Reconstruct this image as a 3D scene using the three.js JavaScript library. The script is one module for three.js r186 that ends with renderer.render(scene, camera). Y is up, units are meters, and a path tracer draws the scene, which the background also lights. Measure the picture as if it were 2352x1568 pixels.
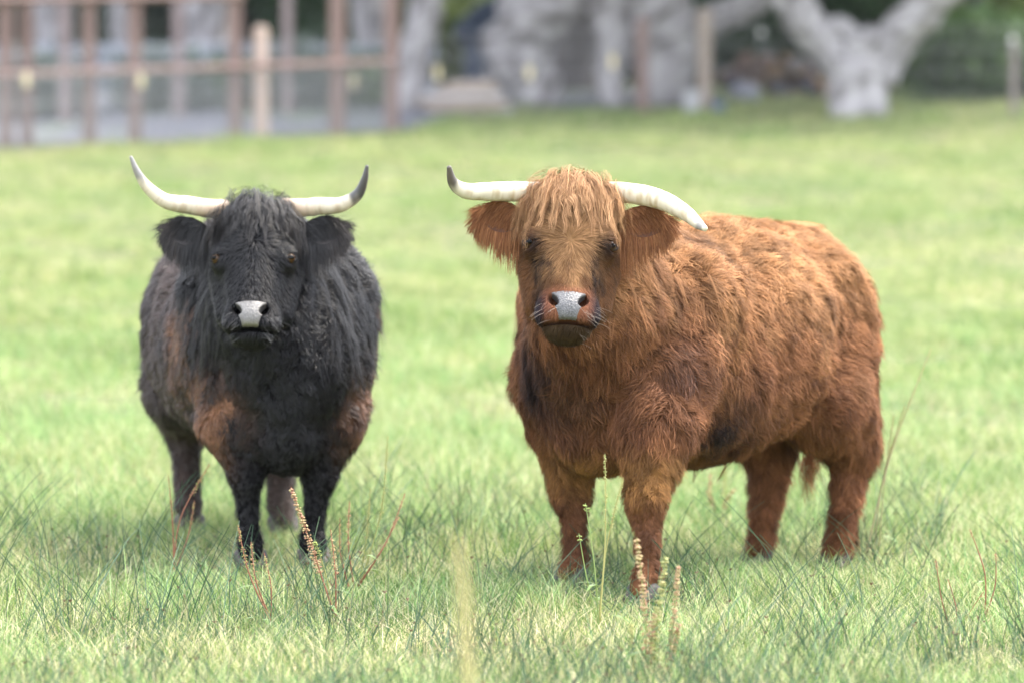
import * as THREE from 'three';
import { mergeGeometries } from 'three/addons/utils/BufferGeometryUtils.js';
import { createNoise3D } from 'simplex-noise';

// ------------------------------------------------------------------ camera, sky, sun, exposure
const EYE = 1.3, FPX = 10481;                       // eye height above the ground at the animals' feet; focal length in widths of 1/2352
const scene = new THREE.Scene();
const camera = new THREE.PerspectiveCamera(2 * Math.atan(784 / FPX) * 180 / Math.PI, 1.5, 0.5, 900);
camera.position.set(0, EYE, 0);
camera.lookAt(0, EYE - 280 / FPX * 100, -100);
camera.focus = 15.15;
camera.userData.fStop = camera.getFocalLength() / 85;   // an aperture 85 mm across
const renderer = new THREE.WebGLRenderer({ antialias: true });
renderer.toneMapping = THREE.LinearToneMapping;
renderer.toneMappingExposure = 3.5;
renderer.shadowMap.enabled = true;
const sunDir = new THREE.Vector3(0.42, 0.86, -0.18).normalize();
{
  const W = 128, H = 64, d = new Float32Array(W * H * 4);
  for (let j = 0; j < H; j++) for (let i = 0; i < W; i++) {
    const up = ((j + 0.5) / H - 0.5) * Math.PI, ro = ((i + 0.5) / W - 0.5) * 2 * Math.PI, y = Math.sin(up);
    const v = new THREE.Vector3(Math.cos(ro) * Math.cos(up), y, Math.sin(ro) * Math.cos(up));
    const s = Math.max(0, v.dot(sunDir)), glow = 0.9 * Math.pow(s, 10) + 0.35 * Math.pow(s, 3);
    const b = y > 0 ? 0.72 + 0.22 * y + glow : 0.25, k = (j * W + i) * 4;
    d[k] = b * 0.93; d[k + 1] = b * 0.975; d[k + 2] = b * 1.08; d[k + 3] = 1;
  }
  const t = new THREE.DataTexture(d, W, H, THREE.RGBAFormat, THREE.FloatType);
  t.mapping = THREE.EquirectangularReflectionMapping; t.magFilter = THREE.LinearFilter; t.needsUpdate = true;
  scene.background = t; scene.environment = t;
}
const sun = new THREE.DirectionalLight(0xfff2de, 1.9);
sun.position.set(sunDir.x * 60, sunDir.y * 60, sunDir.z * 60 - 20);
sun.target.position.set(0, 0, -20); scene.add(sun, sun.target);
sun.castShadow = true; sun.shadow.radius = 12; sun.shadow.mapSize.set(4096, 4096);
Object.assign(sun.shadow.camera, { left: -30, right: 30, top: 40, bottom: -40, near: 1, far: 160 });

// ------------------------------------------------------------------ helpers
function rng(seed) { let s = seed | 0; return () => { s = (s + 0x6d2b79f5) | 0; let t = Math.imul(s ^ (s >>> 15), 1 | s); t = (t + Math.imul(t ^ (t >>> 7), 61 | t)) ^ t; return ((t ^ (t >>> 14)) >>> 0) / 4294967296; }; }
const noise = createNoise3D(rng(7));
const clamp = (x, a = 0, b = 1) => Math.min(b, Math.max(a, x));
const sst = (a, b, x) => { const t = clamp((x - a) / (b - a)); return t * t * (3 - 2 * t); };
const lerp = (a, b, t) => a + (b - a) * t;
const mixc = (a, b, t) => [lerp(a[0], b[0], t), lerp(a[1], b[1], t), lerp(a[2], b[2], t)];
const V = (x, y, z) => new THREE.Vector3(x, y, z);
const P = (px, py, D) => V((px - 1176) / FPX * D, EYE - (py - 504) / FPX * D, -D);   // a point seen at (px, py) of the 2352 wide photograph, D metres off
const gauss = (x, z, cx, cz, r) => Math.exp(-((x - cx) ** 2 + (z - cz) ** 2) / (r * r));
function ground(x, z) {
  const D = -z, t = D - 16;
  let g = t < 0 ? 0.039 * Math.max(t, -22) : t < 29 ? 0.039 * t + 0.00115 * t * t : 2.098 + 0.1057 * Math.min(t - 29, 6) + 0.03 * Math.max(0, t - 35);
  g -= 0.03 * gauss(x, z, 1.05, -16.95, 0.5);
  const near = 1 - 0.6 * sst(25, 60, D);
  g += near * (0.022 * noise(x * 0.35, z * 0.35, 3) + 0.01 * noise(x * 1.1, z * 1.1, 9)) * sst(0.4, 1.6, Math.min(Math.hypot(x - 0.7, z + 16.4), Math.hypot(x + 0.95, z + 17.3)));
  return g;
}
const FEET = [[0.456, 15.57], [0.219, 16.1], [1.205, 16.82], [0.918, 16.93], [-0.728, 16.66], [-0.955, 16.6], [-0.895, 17.75], [-1.262, 17.8]];
const trodden = (x, z) => { let m = 9; for (const f of FEET) m = Math.min(m, Math.hypot(x - f[0], (-z - f[1] + 0.25) * 0.6)); return lerp(0.7, 1, sst(0.12, 0.4, m)); };   // grass is flattened round the hooves
const taken = {};
const numbered = (n) => { const k = taken[n] = (taken[n] ?? -1) + 1; return k ? n + '_' + String(k).padStart(3, '0') : n; };
function thing(name, label, category, pos, group) {
  const o = new THREE.Group(); o.name = numbered(name); o.userData = { label, category };
  if (group) o.userData.group = group;
  if (pos) o.position.copy(pos);
  scene.add(o); return o;
}
function part(name, geo, mat, parent, extra) { const m = new THREE.Mesh(geo, mat); m.name = name; if (extra) Object.assign(m.userData, extra); parent.add(m); return m; }
const std = (c, rough = 0.8, more = {}) => new THREE.MeshStandardMaterial({ color: new THREE.Color().setRGB(...c), roughness: rough, side: THREE.DoubleSide, ...more });

// ribbons (hair, blades) collected into one geometry with vertex colours
class Ribbons {
  constructor() { this.p = []; this.n = []; this.c = []; this.i = []; }
  add(pts, w0, w1, nrm, col) {
    const m = pts.length, b = this.p.length / 3;
    for (let k = 0; k < m; k++) {
      const a = pts[Math.max(0, k - 1)], e = pts[Math.min(m - 1, k + 1)];
      let tx = e[0] - a[0], ty = e[1] - a[1], tz = e[2] - a[2];
      let sx = ty * nrm[2] - tz * nrm[1], sy = tz * nrm[0] - tx * nrm[2], sz = tx * nrm[1] - ty * nrm[0];
      const L = Math.hypot(sx, sy, sz) || 1, w = lerp(w0, w1, k / (m - 1)) * (k === 0 ? 0.8 : 1) / 2 / L;
      sx *= w; sy *= w; sz *= w;
      const q = pts[k];
      this.p.push(q[0] - sx, q[1] - sy, q[2] - sz, q[0] + sx, q[1] + sy, q[2] + sz);
      let nx = sy * tz - sz * ty, ny = sz * tx - sx * tz, nz = sx * ty - sy * tx; const l = Math.hypot(nx, ny, nz) || 1;
      const sg = (nx * nrm[0] + ny * nrm[1] + nz * nrm[2]) < 0 ? -1 : 1; nx *= sg / l; ny *= sg / l; nz *= sg / l;
      const f = 0.35 / (Math.hypot(sx, sy, sz) || 1);                      // round the ribbon a little
      this.n.push(nx - sx * f, ny - sy * f, nz - sz * f, nx + sx * f, ny + sy * f, nz + sz * f);
      this.c.push(...col, ...col);
      if (k) { const o = b + k * 2; this.i.push(o - 2, o - 1, o, o - 1, o + 1, o); }
    }
  }
  geo() {
    const g = new THREE.BufferGeometry();
    g.setAttribute('position', new THREE.Float32BufferAttribute(this.p, 3)); g.setAttribute('normal', new THREE.Float32BufferAttribute(this.n, 3));
    g.setAttribute('color', new THREE.Float32BufferAttribute(this.c, 3)); g.setIndex(this.i); return g;
  }
}
// a tube along points [x, y, z, r], with an optional colour function and surface roughness
function tube(pts, { seg = 8, ring = 10, col, rough = 0, freq = 6, cap = true, seed = 0, rings = 0 } = {}) {
  const cv = new THREE.CatmullRomCurve3(pts.map((q) => V(q[0], q[1], q[2]))), n = (pts.length - 1) * seg, pos = [], nor = [], cl = [], idx = [];
  let up = V(0.13, 0.31, 0.94);
  for (let k = 0; k <= n; k++) {
    const t = k / n, c = cv.getPoint(t), tan = cv.getTangent(t), f = t * (pts.length - 1), a = Math.min(pts.length - 2, Math.floor(f));
    let r = lerp(pts[a][3], pts[a + 1][3], f - a); if (rings) r *= 1 + rings * noise(t * 26, seed, 2) * sst(0.75, 0.3, t);
    const s = V().crossVectors(tan, up).normalize(); up = V().crossVectors(s, tan).normalize();
    for (let j = 0; j <= ring; j++) {
      const an = j / ring * Math.PI * 2, d = s.clone().multiplyScalar(Math.cos(an)).addScaledVector(up, Math.sin(an));
      let rr = r;
      if (rough) rr *= 1 + rough * (noise(c.x * freq + d.x * 0.9 + seed, c.y * freq * 0.5 + d.y * 0.9, c.z * freq + d.z * 0.9) + 0.4 * noise(d.x * 3 + seed, c.y * freq, d.z * 3));
      const q = c.clone().addScaledVector(d, rr); pos.push(q.x, q.y, q.z); nor.push(d.x, d.y, d.z); if (col) cl.push(...col(t, q, an));
    }
  }
  for (let k = 0; k < n; k++) for (let j = 0; j < ring; j++) { const a = k * (ring + 1) + j, b = a + ring + 1; idx.push(a, b, a + 1, b, b + 1, a + 1); }
  if (cap) for (const k of [0, n]) {
    const c = cv.getPoint(k / n), tan = cv.getTangent(k / n).multiplyScalar(k ? 1 : -1), b = pos.length / 3, tip = c.clone().addScaledVector(tan, (k ? pts[pts.length - 1][3] : pts[0][3]) * 0.6);
    pos.push(tip.x, tip.y, tip.z); nor.push(tan.x, tan.y, tan.z); if (col) cl.push(...col(k / n, tip, 0));
    for (let j = 0; j < ring; j++) { const a = k * (ring + 1) + j; k ? idx.push(a, b, a + 1) : idx.push(a, a + 1, b); }
  }
  const g = new THREE.BufferGeometry();
  g.setAttribute('position', new THREE.Float32BufferAttribute(pos, 3)); g.setAttribute('normal', new THREE.Float32BufferAttribute(nor, 3));
  if (col) g.setAttribute('color', new THREE.Float32BufferAttribute(cl, 3));
  g.setIndex(idx); if (rough) g.computeVertexNormals(); return g;
}
// naive surface nets over a distance field
function mesher(field, lo, hi, h) {
  const nx = Math.ceil((hi[0] - lo[0]) / h) + 1, ny = Math.ceil((hi[1] - lo[1]) / h) + 1, nz = Math.ceil((hi[2] - lo[2]) / h) + 1, B = 5;
  const F = new Float32Array(nx * ny * nz).fill(1), at = (i, j, k) => (k * ny + j) * nx + i;
  for (let k = 0; k < nz; k += B) for (let j = 0; j < ny; j += B) for (let i = 0; i < nx; i += B) {
    const d = field(lo[0] + (i + B / 2) * h, lo[1] + (j + B / 2) * h, lo[2] + (k + B / 2) * h), skip = Math.abs(d) > B * h * 1.7;
    for (let c = k; c < Math.min(nz, k + B); c++) for (let b = j; b < Math.min(ny, j + B); b++) for (let a = i; a < Math.min(nx, i + B); a++) F[at(a, b, c)] = skip ? d : field(lo[0] + a * h, lo[1] + b * h, lo[2] + c * h);
  }
  const id = new Int32Array(nx * ny * nz).fill(-1), pos = [], idx = [];
  for (let k = 0; k < nz - 1; k++) for (let j = 0; j < ny - 1; j++) for (let i = 0; i < nx - 1; i++) {
    let m = 0; const v = [];
    for (let c = 0; c < 8; c++) { const f = F[at(i + (c & 1), j + ((c >> 1) & 1), k + (c >> 2))]; v.push(f); if (f < 0) m |= 1 << c; }
    if (m === 0 || m === 255) continue;
    let x = 0, y = 0, z = 0, n = 0;
    for (const [a, b] of EDGES) { const fa = v[a], fb = v[b]; if ((fa < 0) === (fb < 0)) continue; const t = fa / (fa - fb); x += lerp(a & 1, b & 1, t); y += lerp((a >> 1) & 1, (b >> 1) & 1, t); z += lerp(a >> 2, b >> 2, t); n++; }
    id[at(i, j, k)] = pos.length / 3; pos.push(lo[0] + (i + x / n) * h, lo[1] + (j + y / n) * h, lo[2] + (k + z / n) * h);
  }
  const quad = (a, b, c, d, flip) => { if (a < 0 || b < 0 || c < 0 || d < 0) return; flip ? idx.push(a, c, b, a, d, c) : idx.push(a, b, c, a, c, d); };
  for (let k = 1; k < nz - 1; k++) for (let j = 1; j < ny - 1; j++) for (let i = 1; i < nx - 1; i++) {
    const s = F[at(i, j, k)] < 0;
    if (s !== F[at(i + 1, j, k)] < 0) quad(id[at(i, j - 1, k - 1)], id[at(i, j, k - 1)], id[at(i, j, k)], id[at(i, j - 1, k)], !s);
    if (s !== F[at(i, j + 1, k)] < 0) quad(id[at(i - 1, j, k - 1)], id[at(i - 1, j, k)], id[at(i, j, k)], id[at(i, j, k - 1)], !s);
    if (s !== F[at(i, j, k + 1)] < 0) quad(id[at(i - 1, j - 1, k)], id[at(i, j - 1, k)], id[at(i, j, k)], id[at(i - 1, j, k)], !s);
  }
  const nor = new Float32Array(pos.length), e = h * 0.5;
  for (let q = 0; q < pos.length; q += 3) {
    const [x, y, z] = [pos[q], pos[q + 1], pos[q + 2]], g = grad(field, x, y, z, e); nor.set(g, q);
  }
  const g = new THREE.BufferGeometry();
  g.setAttribute('position', new THREE.Float32BufferAttribute(pos, 3)); g.setAttribute('normal', new THREE.Float32BufferAttribute(nor, 3)); g.setIndex(idx); return g;
}
const EDGES = [[0, 1], [2, 3], [4, 5], [6, 7], [0, 2], [1, 3], [4, 6], [5, 7], [0, 4], [1, 5], [2, 6], [3, 7]];
function grad(f, x, y, z, e) { const a = f(x + e, y, z) - f(x - e, y, z), b = f(x, y + e, z) - f(x, y - e, z), c = f(x, y, z + e) - f(x, y, z - e), l = Math.hypot(a, b, c) || 1; return [a / l, b / l, c / l]; }
// distance field pieces
const cone = (a, ra, b, rb, k = 0.04) => { const d = [b[0] - a[0], b[1] - a[1], b[2] - a[2]], l2 = d[0] ** 2 + d[1] ** 2 + d[2] ** 2; return { k, f(x, y, z) { const t = clamp(((x - a[0]) * d[0] + (y - a[1]) * d[1] + (z - a[2]) * d[2]) / l2); return Math.hypot(x - a[0] - d[0] * t, y - a[1] - d[1] * t, z - a[2] - d[2] * t) - lerp(ra, rb, t); } }; };
const ell = (c, r, k = 0.04, m = null) => ({ k, f(x, y, z) { let px = x - c[0], py = y - c[1], pz = z - c[2]; if (m) { const v = V(px, py, pz).applyMatrix4(m); px = v.x; py = v.y; pz = v.z; } px /= r[0]; py /= r[1]; pz /= r[2]; const q = Math.hypot(px, py, pz), g = Math.hypot(px / r[0], py / r[1], pz / r[2]); return g > 1e-6 ? q * (q - 1) / g : -Math.min(...r); } });
const cut = (p, k = 0.01) => ({ ...p, k, cut: true });
function union(list) {
  return (x, y, z) => {
    let d = 1e3;
    for (const p of list) {
      const e = p.f(x, y, z), k = p.k;
      if (p.cut) { const h = Math.max(k - Math.abs(d + e), 0) / k; d = Math.max(d, -e) + h * h * k * 0.25; } else if (e - d < k) { const h = Math.max(k - Math.abs(d - e), 0) / k; d = Math.min(d, e) - h * h * k * 0.25; }
    }
    return d;
  };
}
console.log('helpers');

// ------------------------------------------------------------------ ground and grass
{
  const xs = [], zs = [];
  for (let x = -160; x < -14; x += 12) xs.push(x); for (let x = -14; x <= 14; x += 0.25) xs.push(x); for (let x = 26; x <= 160; x += 12) xs.push(x);
  for (let z = 12; z > -10; z -= 1) zs.push(z); for (let z = -10; z > -52; z -= 0.25) zs.push(z); for (let z = -52; z >= -420; z -= 8) zs.push(z);
  const pos = [], col = [], idx = [];
  for (const z of zs) for (const x of xs) {
    pos.push(x, ground(x, z), z);
    const n = 0.5 + 0.5 * noise(x * 0.5, z * 0.3, 1), m = 0.5 + 0.5 * noise(x * 3, z * 3, 5);
    col.push(...mixc(mixc([0.06, 0.09, 0.025], [0.12, 0.13, 0.05], n), [0.09, 0.07, 0.04], m * 0.5));
  }
  for (let j = 0; j < zs.length - 1; j++) for (let i = 0; i < xs.length - 1; i++) { const a = j * xs.length + i, b = a + xs.length; idx.push(a, a + 1, b, b, a + 1, b + 1); }
  const g = new THREE.BufferGeometry(); g.setAttribute('position', new THREE.Float32BufferAttribute(pos, 3)); g.setAttribute('color', new THREE.Float32BufferAttribute(col, 3)); g.setIndex(idx); g.computeVertexNormals();
  const m = new THREE.Mesh(g, std([1, 1, 1], 1, { vertexColors: true })); m.name = 'ground'; m.userData = { kind: 'structure', label: 'sloping pasture ground under the grass', category: 'ground' }; scene.add(m);
}
const yardEdge = (px) => px < 930 ? lerp(43.75, 45.7, px / 900) : px < 1640 ? lerp(45.8, 48.6, sst(930, 1100, px)) : 999;
function inYard(x, z) { const px = 1176 + x / -z * FPX; return -z > yardEdge(px); }
const bladeMat = new THREE.MeshPhysicalMaterial({ color: 0xffffff, vertexColors: true, roughness: 0.9, transmission: 0.4, thickness: 0, side: THREE.DoubleSide, specularIntensity: 0.5 });
const stemMat = std([1, 1, 1], 0.55, { vertexColors: true });
function clump(seed, n, rad, h0, h1, w, segs, cols, lean = 0.5) {
  const r = rng(seed), B = new Ribbons();
  for (let i = 0; i < n; i++) {
    const a = r() * 6.283, q = rad * Math.sqrt(r()), x = Math.cos(a) * q, z = Math.sin(a) * q, h = lerp(h0, h1, r() * r()), b = r() * 6.283, le = lean * h * (0.25 + r()), pts = [], cv = 0.6 + r();
    for (let k = 0; k <= segs; k++) { const t = k / segs, e = le * Math.pow(t, 1 + cv); pts.push([x + Math.cos(b) * e, h * t * (1 - 0.18 * t * lean) - 0.012, z + Math.sin(b) * e]); }
    const f = r() * 6.283, c = cols[Math.floor(r() * cols.length)], v = 0.75 + 0.5 * r();
    B.add(pts, w * (0.7 + 0.6 * r()), w * 0.15, [Math.cos(f), 0.25, Math.sin(f)], c.map((u) => u * v));
  }
  return B.geo();
}
function scatter(name, label, category, geos, mat, spots, tint) {
  const per = geos.map(() => []), top = new THREE.Group(); top.name = name; top.userData = { kind: 'stuff', label, category }; scene.add(top);
  for (const s of spots) per[Math.floor(s.pick * geos.length)].push(s);
  const M = new THREE.Matrix4(), Q = new THREE.Quaternion(), up = V(0, 1, 0), C = new THREE.Color();
  geos.forEach((g, gi) => {
    const L = per[gi]; if (!L.length) return;
    const im = new THREE.InstancedMesh(g, mat, L.length); im.name = 'blades'; im.userData.kind = 'stuff';
    L.forEach((s, k) => { Q.setFromAxisAngle(up, s.turn); M.compose(V(s.x, ground(s.x, s.z), s.z), Q, V(s.w, s.h, s.w)); im.setMatrixAt(k, M); const c = tint(s); im.setColorAt(k, C.setRGB(c[0], c[1], c[2])); });
    top.add(im);
  });
}
{
  const r = rng(21), G = [[0.23, 0.32, 0.09], [0.37, 0.43, 0.17], [0.51, 0.52, 0.28], [0.08, 0.19, 0.045], [0.1, 0.2, 0.055], [0.62, 0.59, 0.4]];
  const near = [], far = [];
  const dens = (D) => D < 22 ? 115 : D < 32 ? 60 : 34;
  for (let D = 8; D < 52; D += 0.5) {
    const half = D * 0.135 + 1.6, n = Math.floor(half * 2 * 0.5 * dens(D));
    for (let i = 0; i < n; i++) {
      const x = (r() * 2 - 1) * half, z = -(D + 0.5 * r());
      if (inYard(x, z)) continue;
      const lush = 0.5 + 0.5 * noise(x * 0.55, z * 0.4, 2) * 0.7 + 0.3 * noise(x * 1.7, z * 1.2, 8);
      const tall = 0.75 + 0.5 * sst(0.35, 0.9, 0.5 + 0.5 * noise(x * 0.8 + 4, z * 0.7, 6));
      const lump = D > 22 ? 0.55 + 0.7 * sst(0.0, 0.7, noise(x * 1.3, z * 0.8, 31)) : trodden(x, z);
      (D < 24 ? near : far).push({ x, z, pick: r(), turn: r() * 6.283, w: 0.85 + 0.4 * r(), h: (0.7 + 0.5 * r()) * tall * lump, lush: clamp(lush) });
    }
  }
  const nearG = [1, 2, 3, 4].map((s) => clump(s, 44, 0.11, 0.04, 0.16, 0.0032, 3, G, 0.75));
  const farG = [11, 12, 13].map((s) => clump(s, 46, 0.22, 0.05, 0.15, 0.0075, 2, G, 0.8));
  const tint = (s) => { const v = 0.8 + 0.4 * ((s.turn * 7.31) % 1); return mixc([1.5, 1.3, 1.38], [0.85, 0.98, 0.8], s.lush).map((u) => u * v); };
  scatter('meadow_grass', 'short pale green pasture grass around the cattle', 'grass', nearG, bladeMat, near, tint);
  scatter('distant_grass', 'blurred bright green pasture grass rising towards the fence', 'grass', farG, bladeMat, far, tint);
  const LR = rng(15), longs = [], LG = [41, 42, 43].map((s) => clump(s, 15, 0.09, 0.11, 0.25, 0.0034, 4, [[0.24, 0.36, 0.11], [0.36, 0.46, 0.2], [0.12, 0.26, 0.07], [0.48, 0.5, 0.3], [0.17, 0.32, 0.12]], 0.6));
  for (let i = 0; i < 9000; i++) { const D = lerp(12.5, 27, LR()), x = (LR() * 2 - 1) * (D * 0.125 + 0.8), z = -D, n = noise(x * 0.7 + 9, z * 0.7, 21); if (LR() > 0.35 + 0.6 * n + 0.35 * sst(16.5, 18, D) * sst(24, 21, D)) continue; longs.push({ x, z, pick: LR(), turn: LR() * 6.283, w: 1, h: (0.6 + 0.5 * LR()) * trodden(x, z), lush: clamp(0.4 + 0.5 * n) }); }
  scatter('long_grass', 'taller loose grass blades around the animals feet', 'grass', LG, stemMat, longs, tint);
  // rush stems standing above the turf
  const R = rng(5), S = [[0.03, 0.085, 0.04], [0.045, 0.11, 0.06], [0.07, 0.14, 0.085], [0.12, 0.2, 0.11], [0.34, 0.32, 0.17]];
  const rushG = [31, 32, 33, 34, 35].map((s) => {
    const q = rng(s), B = new Ribbons();
    for (let i = 0; i < 5; i++) {
      const a = q() * 6.283, x = Math.cos(a) * 0.1 * q(), z = Math.sin(a) * 0.1 * q(), h = 0.14 + 0.22 * q() * q(), b = q() * 6.283, le = h * (0.1 + 0.75 * q()), pts = [];
      for (let k = 0; k <= 4; k++) { const t = k / 4, e = le * t * (0.6 + 0.4 * t); pts.push([x + Math.cos(b) * e, h * t * (1 - 0.12 * t), z + Math.sin(b) * e]); }
      const c = S[Math.floor(q() * S.length)];
      for (const o of [0, 2.09]) B.add(pts, 0.0036, 0.0014, [Math.cos(o + a), 0, Math.sin(o + a)], c);
      if (q() < 0.15) { const e = pts[3]; for (let u = 0; u < 3; u++) { const f = q() * 6.283; B.add([[e[0], e[1], e[2]], [e[0] + Math.cos(f) * 0.007, e[1] + 0.006, e[2] + Math.sin(f) * 0.007]], 0.006, 0.004, [Math.sin(f), 0.4, Math.cos(f)], [0.16, 0.09, 0.05]); } }
    }
    return B.geo();
  });
  const spots = [];
  for (let i = 0; i < 9000; i++) {
    const D = lerp(11, 19.5, R()), x = (R() * 2 - 1) * (D * 0.125 + 0.8), z = -D, n = 0.5 + 0.5 * noise(x * 0.9, z * 0.9, 14);
    const keep = sst(0.3, 0.85, n) * (D < 16 ? 1 : D < 17.6 ? 0.8 : 0.3); if (R() > keep * 0.34) { R(); R(); R(); continue; }
    spots.push({ x, z, pick: R(), turn: R() * 6.283, w: 1, h: (0.75 + 0.55 * R()) * trodden(x, z) });
  }
  scatter('rush_stems', 'thin dark green rush stems sticking up from the turf', 'rushes', rushG, stemMat, spots, () => [1, 1, 1]);
  console.log('grass', near.length, far.length, spots.length);
}

// ------------------------------------------------------------------ what stands behind the pasture
const gy = (px, D) => ground((px - 1176) / FPX * D, -D);
const base = (px, D) => V((px - 1176) / FPX * D, gy(px, D), -D);
const box = (w, h, d, x = 0, y = 0, z = 0) => new THREE.BoxGeometry(w, h, d).translate(x, y, z);
function bevelBox(w, h, d, b = 0.012) { const s = new THREE.Shape(); s.moveTo(-w / 2 + b, -d / 2 + b); s.lineTo(w / 2 - b, -d / 2 + b); s.lineTo(w / 2 - b, d / 2 - b); s.lineTo(-w / 2 + b, d / 2 - b); s.closePath(); return new THREE.ExtrudeGeometry(s, { depth: h - 2 * b, bevelEnabled: true, bevelThickness: b, bevelSize: b, bevelSegments: 1 }).rotateX(-Math.PI / 2).translate(0, b, 0); }
function grain(c0, c1, fx, fy, seed) {           // wood and bark colour
  const W = 128, d = new Uint8Array(W * W * 4);
  for (let j = 0; j < W; j++) for (let i = 0; i < W; i++) {
    const u = i / W * 6.283, v = j / W * 6.283, n = 0.5 + 0.32 * noise(Math.cos(u) * fx + seed, Math.sin(u) * fx, Math.cos(v) * fy + Math.sin(v) * 0.3) + 0.2 * noise(Math.cos(u) * fx * 4, Math.sin(u) * fx * 4 + seed, Math.sin(v) * fy * 3);
    const c = mixc(c0, c1, clamp(n)), k = (j * W + i) * 4; for (let q = 0; q < 3; q++) d[k + q] = 255 * Math.pow(clamp(c[q]), 1 / 2.2); d[k + 3] = 255;
  }
  const t = new THREE.DataTexture(d, W, W); t.colorSpace = THREE.SRGBColorSpace; t.wrapS = t.wrapT = THREE.RepeatWrapping; t.magFilter = THREE.LinearFilter; t.needsUpdate = true; return t;
}
const rustWood = std([1, 1, 1], 0.85, { map: grain([0.18, 0.115, 0.1], [0.27, 0.19, 0.17], 2.5, 0.5, 1) });
const greyWood = std([1, 1, 1], 0.85, { map: grain([0.2, 0.16, 0.16], [0.3, 0.24, 0.23], 2.5, 0.5, 2) });
const pineWood = std([1, 1, 1], 0.8, { map: grain([0.5, 0.36, 0.29], [0.66, 0.52, 0.44], 2.5, 0.5, 3) });
const paleBoard = std([1, 1, 1], 0.85, { map: grain([0.45, 0.44, 0.46], [0.6, 0.58, 0.6], 2.5, 0.5, 4) });
const tanBoard = std([1, 1, 1], 0.85, { map: grain([0.3, 0.24, 0.2], [0.46, 0.38, 0.32], 2.5, 0.5, 5) });
const wireMat = std([0.5, 0.5, 0.53], 0.5, { metalness: 0.4 });
// --- bare grey yard behind the fence
{
  const pos = [], idx = [], col = []; let rows = 0;
  for (let px = -900; px <= 1640; px += 20) { rows++; for (let k = 0; k <= 24; k++) { const D = lerp(Math.min(yardEdge(px), 48.6) + 0.1, 64, (k / 24) ** 1.6), x = (px - 1176) / FPX * D, n = noise(x * 1.5, D * 1.5, 4), m = noise(x * 7, D * 7, 4); pos.push(x, ground(x, -D) + 0.012, -D); col.push(...mixc(mixc([0.075, 0.08, 0.1], [0.14, 0.14, 0.165], clamp(0.5 + 0.4 * n + 0.25 * m)), [0.1, 0.14, 0.07], 0.7 * sst(0.2, 0.7, noise(x * 1.1, D * 0.9, 12)))); } }
  for (let i = 0; i < rows - 1; i++) for (let k = 0; k < 24; k++) { const a = i * 25 + k, b = a + 25; idx.push(a, b, a + 1, b, b + 1, a + 1); }
  const g = new THREE.BufferGeometry(); g.setAttribute('position', new THREE.Float32BufferAttribute(pos, 3)); g.setAttribute('color', new THREE.Float32BufferAttribute(col, 3)); g.setIndex(idx); g.computeVertexNormals();
  const m = new THREE.Mesh(g, std([1, 1, 1], 1, { vertexColors: true })); m.name = 'gravel_yard'; m.userData = { kind: 'structure', label: 'bare grey yard behind the fence and timber pen', category: 'yard' }; scene.add(m);
}
// --- tall timber frame of a pen
{
  const PD = (px) => lerp(43.9, 45.8, px / 900), D = 45, t = thing('timber_pen_frame', 'tall rust brown timber frame of a pen behind the fence on the left', 'pen frame', base(440, D)), o = t.position;
  for (const [px, dd, w, m] of [[-95, 0, 0.13, 0], [14, 0, 0.13, 0], [62, 0.1, 0.12, 0], [205, 0, 0.12, 0], [310, 0, 0.13, 0], [540, 0, 0.13, 0], [775, 0, 0.15, 0], [900, 0.1, 0.14, 0], [150, 2.6, 0.12, 1], [410, 2.6, 0.12, 1], [660, 2.6, 0.11, 1]]) {
    const b = base(px, PD(px) + dd), p = part('post', bevelBox(w, 3.0, w), m ? greyWood : rustWood, t); p.position.set(b.x - o.x, b.y - o.y - 0.1, b.z - o.z);
  }
  for (const [x0, x1, y0, y1, h] of [[-120, 905, 176, 142, 0.055], [-120, 560, 2, -8, 0.06], [-120, 905, -300, -320, 0.12]]) {
    const a = P(x0, y0, PD(x0) - 0.09), b = P(x1, y1, PD(x1) - 0.09), L = a.distanceTo(b), r = part('rail', bevelBox(0.05, L, h, 0.008), rustWood, t); r.position.set(a.x - o.x, a.y - o.y, a.z - o.z); r.quaternion.setFromUnitVectors(V(0, 1, 0), b.clone().sub(a).normalize());
  }
  const gs = []; for (let x = -120; x < 905; x += 11.5) { const a = base(x, PD(x) - 0.13); gs.push(new THREE.CylinderGeometry(0.0022, 0.0022, 0.72, 4).translate(a.x - o.x, a.y - o.y + 0.36, a.z - o.z)); }
  for (let k = 0; k < 14; k++) { const pts = []; for (let x = -120; x <= 905; x += 60) { const a = base(x, PD(x) - 0.135); pts.push([a.x - o.x, a.y - o.y + 0.05 + k * 0.05, a.z - o.z, 0.0022]); } gs.push(tube(pts, { seg: 1, ring: 4, cap: false })); }
  part('wire_mesh', mergeGeometries(gs.map((g) => { const q = g.toNonIndexed(); q.deleteAttribute('uv'); return q; })), wireMat, t, { kind: 'stuff' });
}
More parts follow.
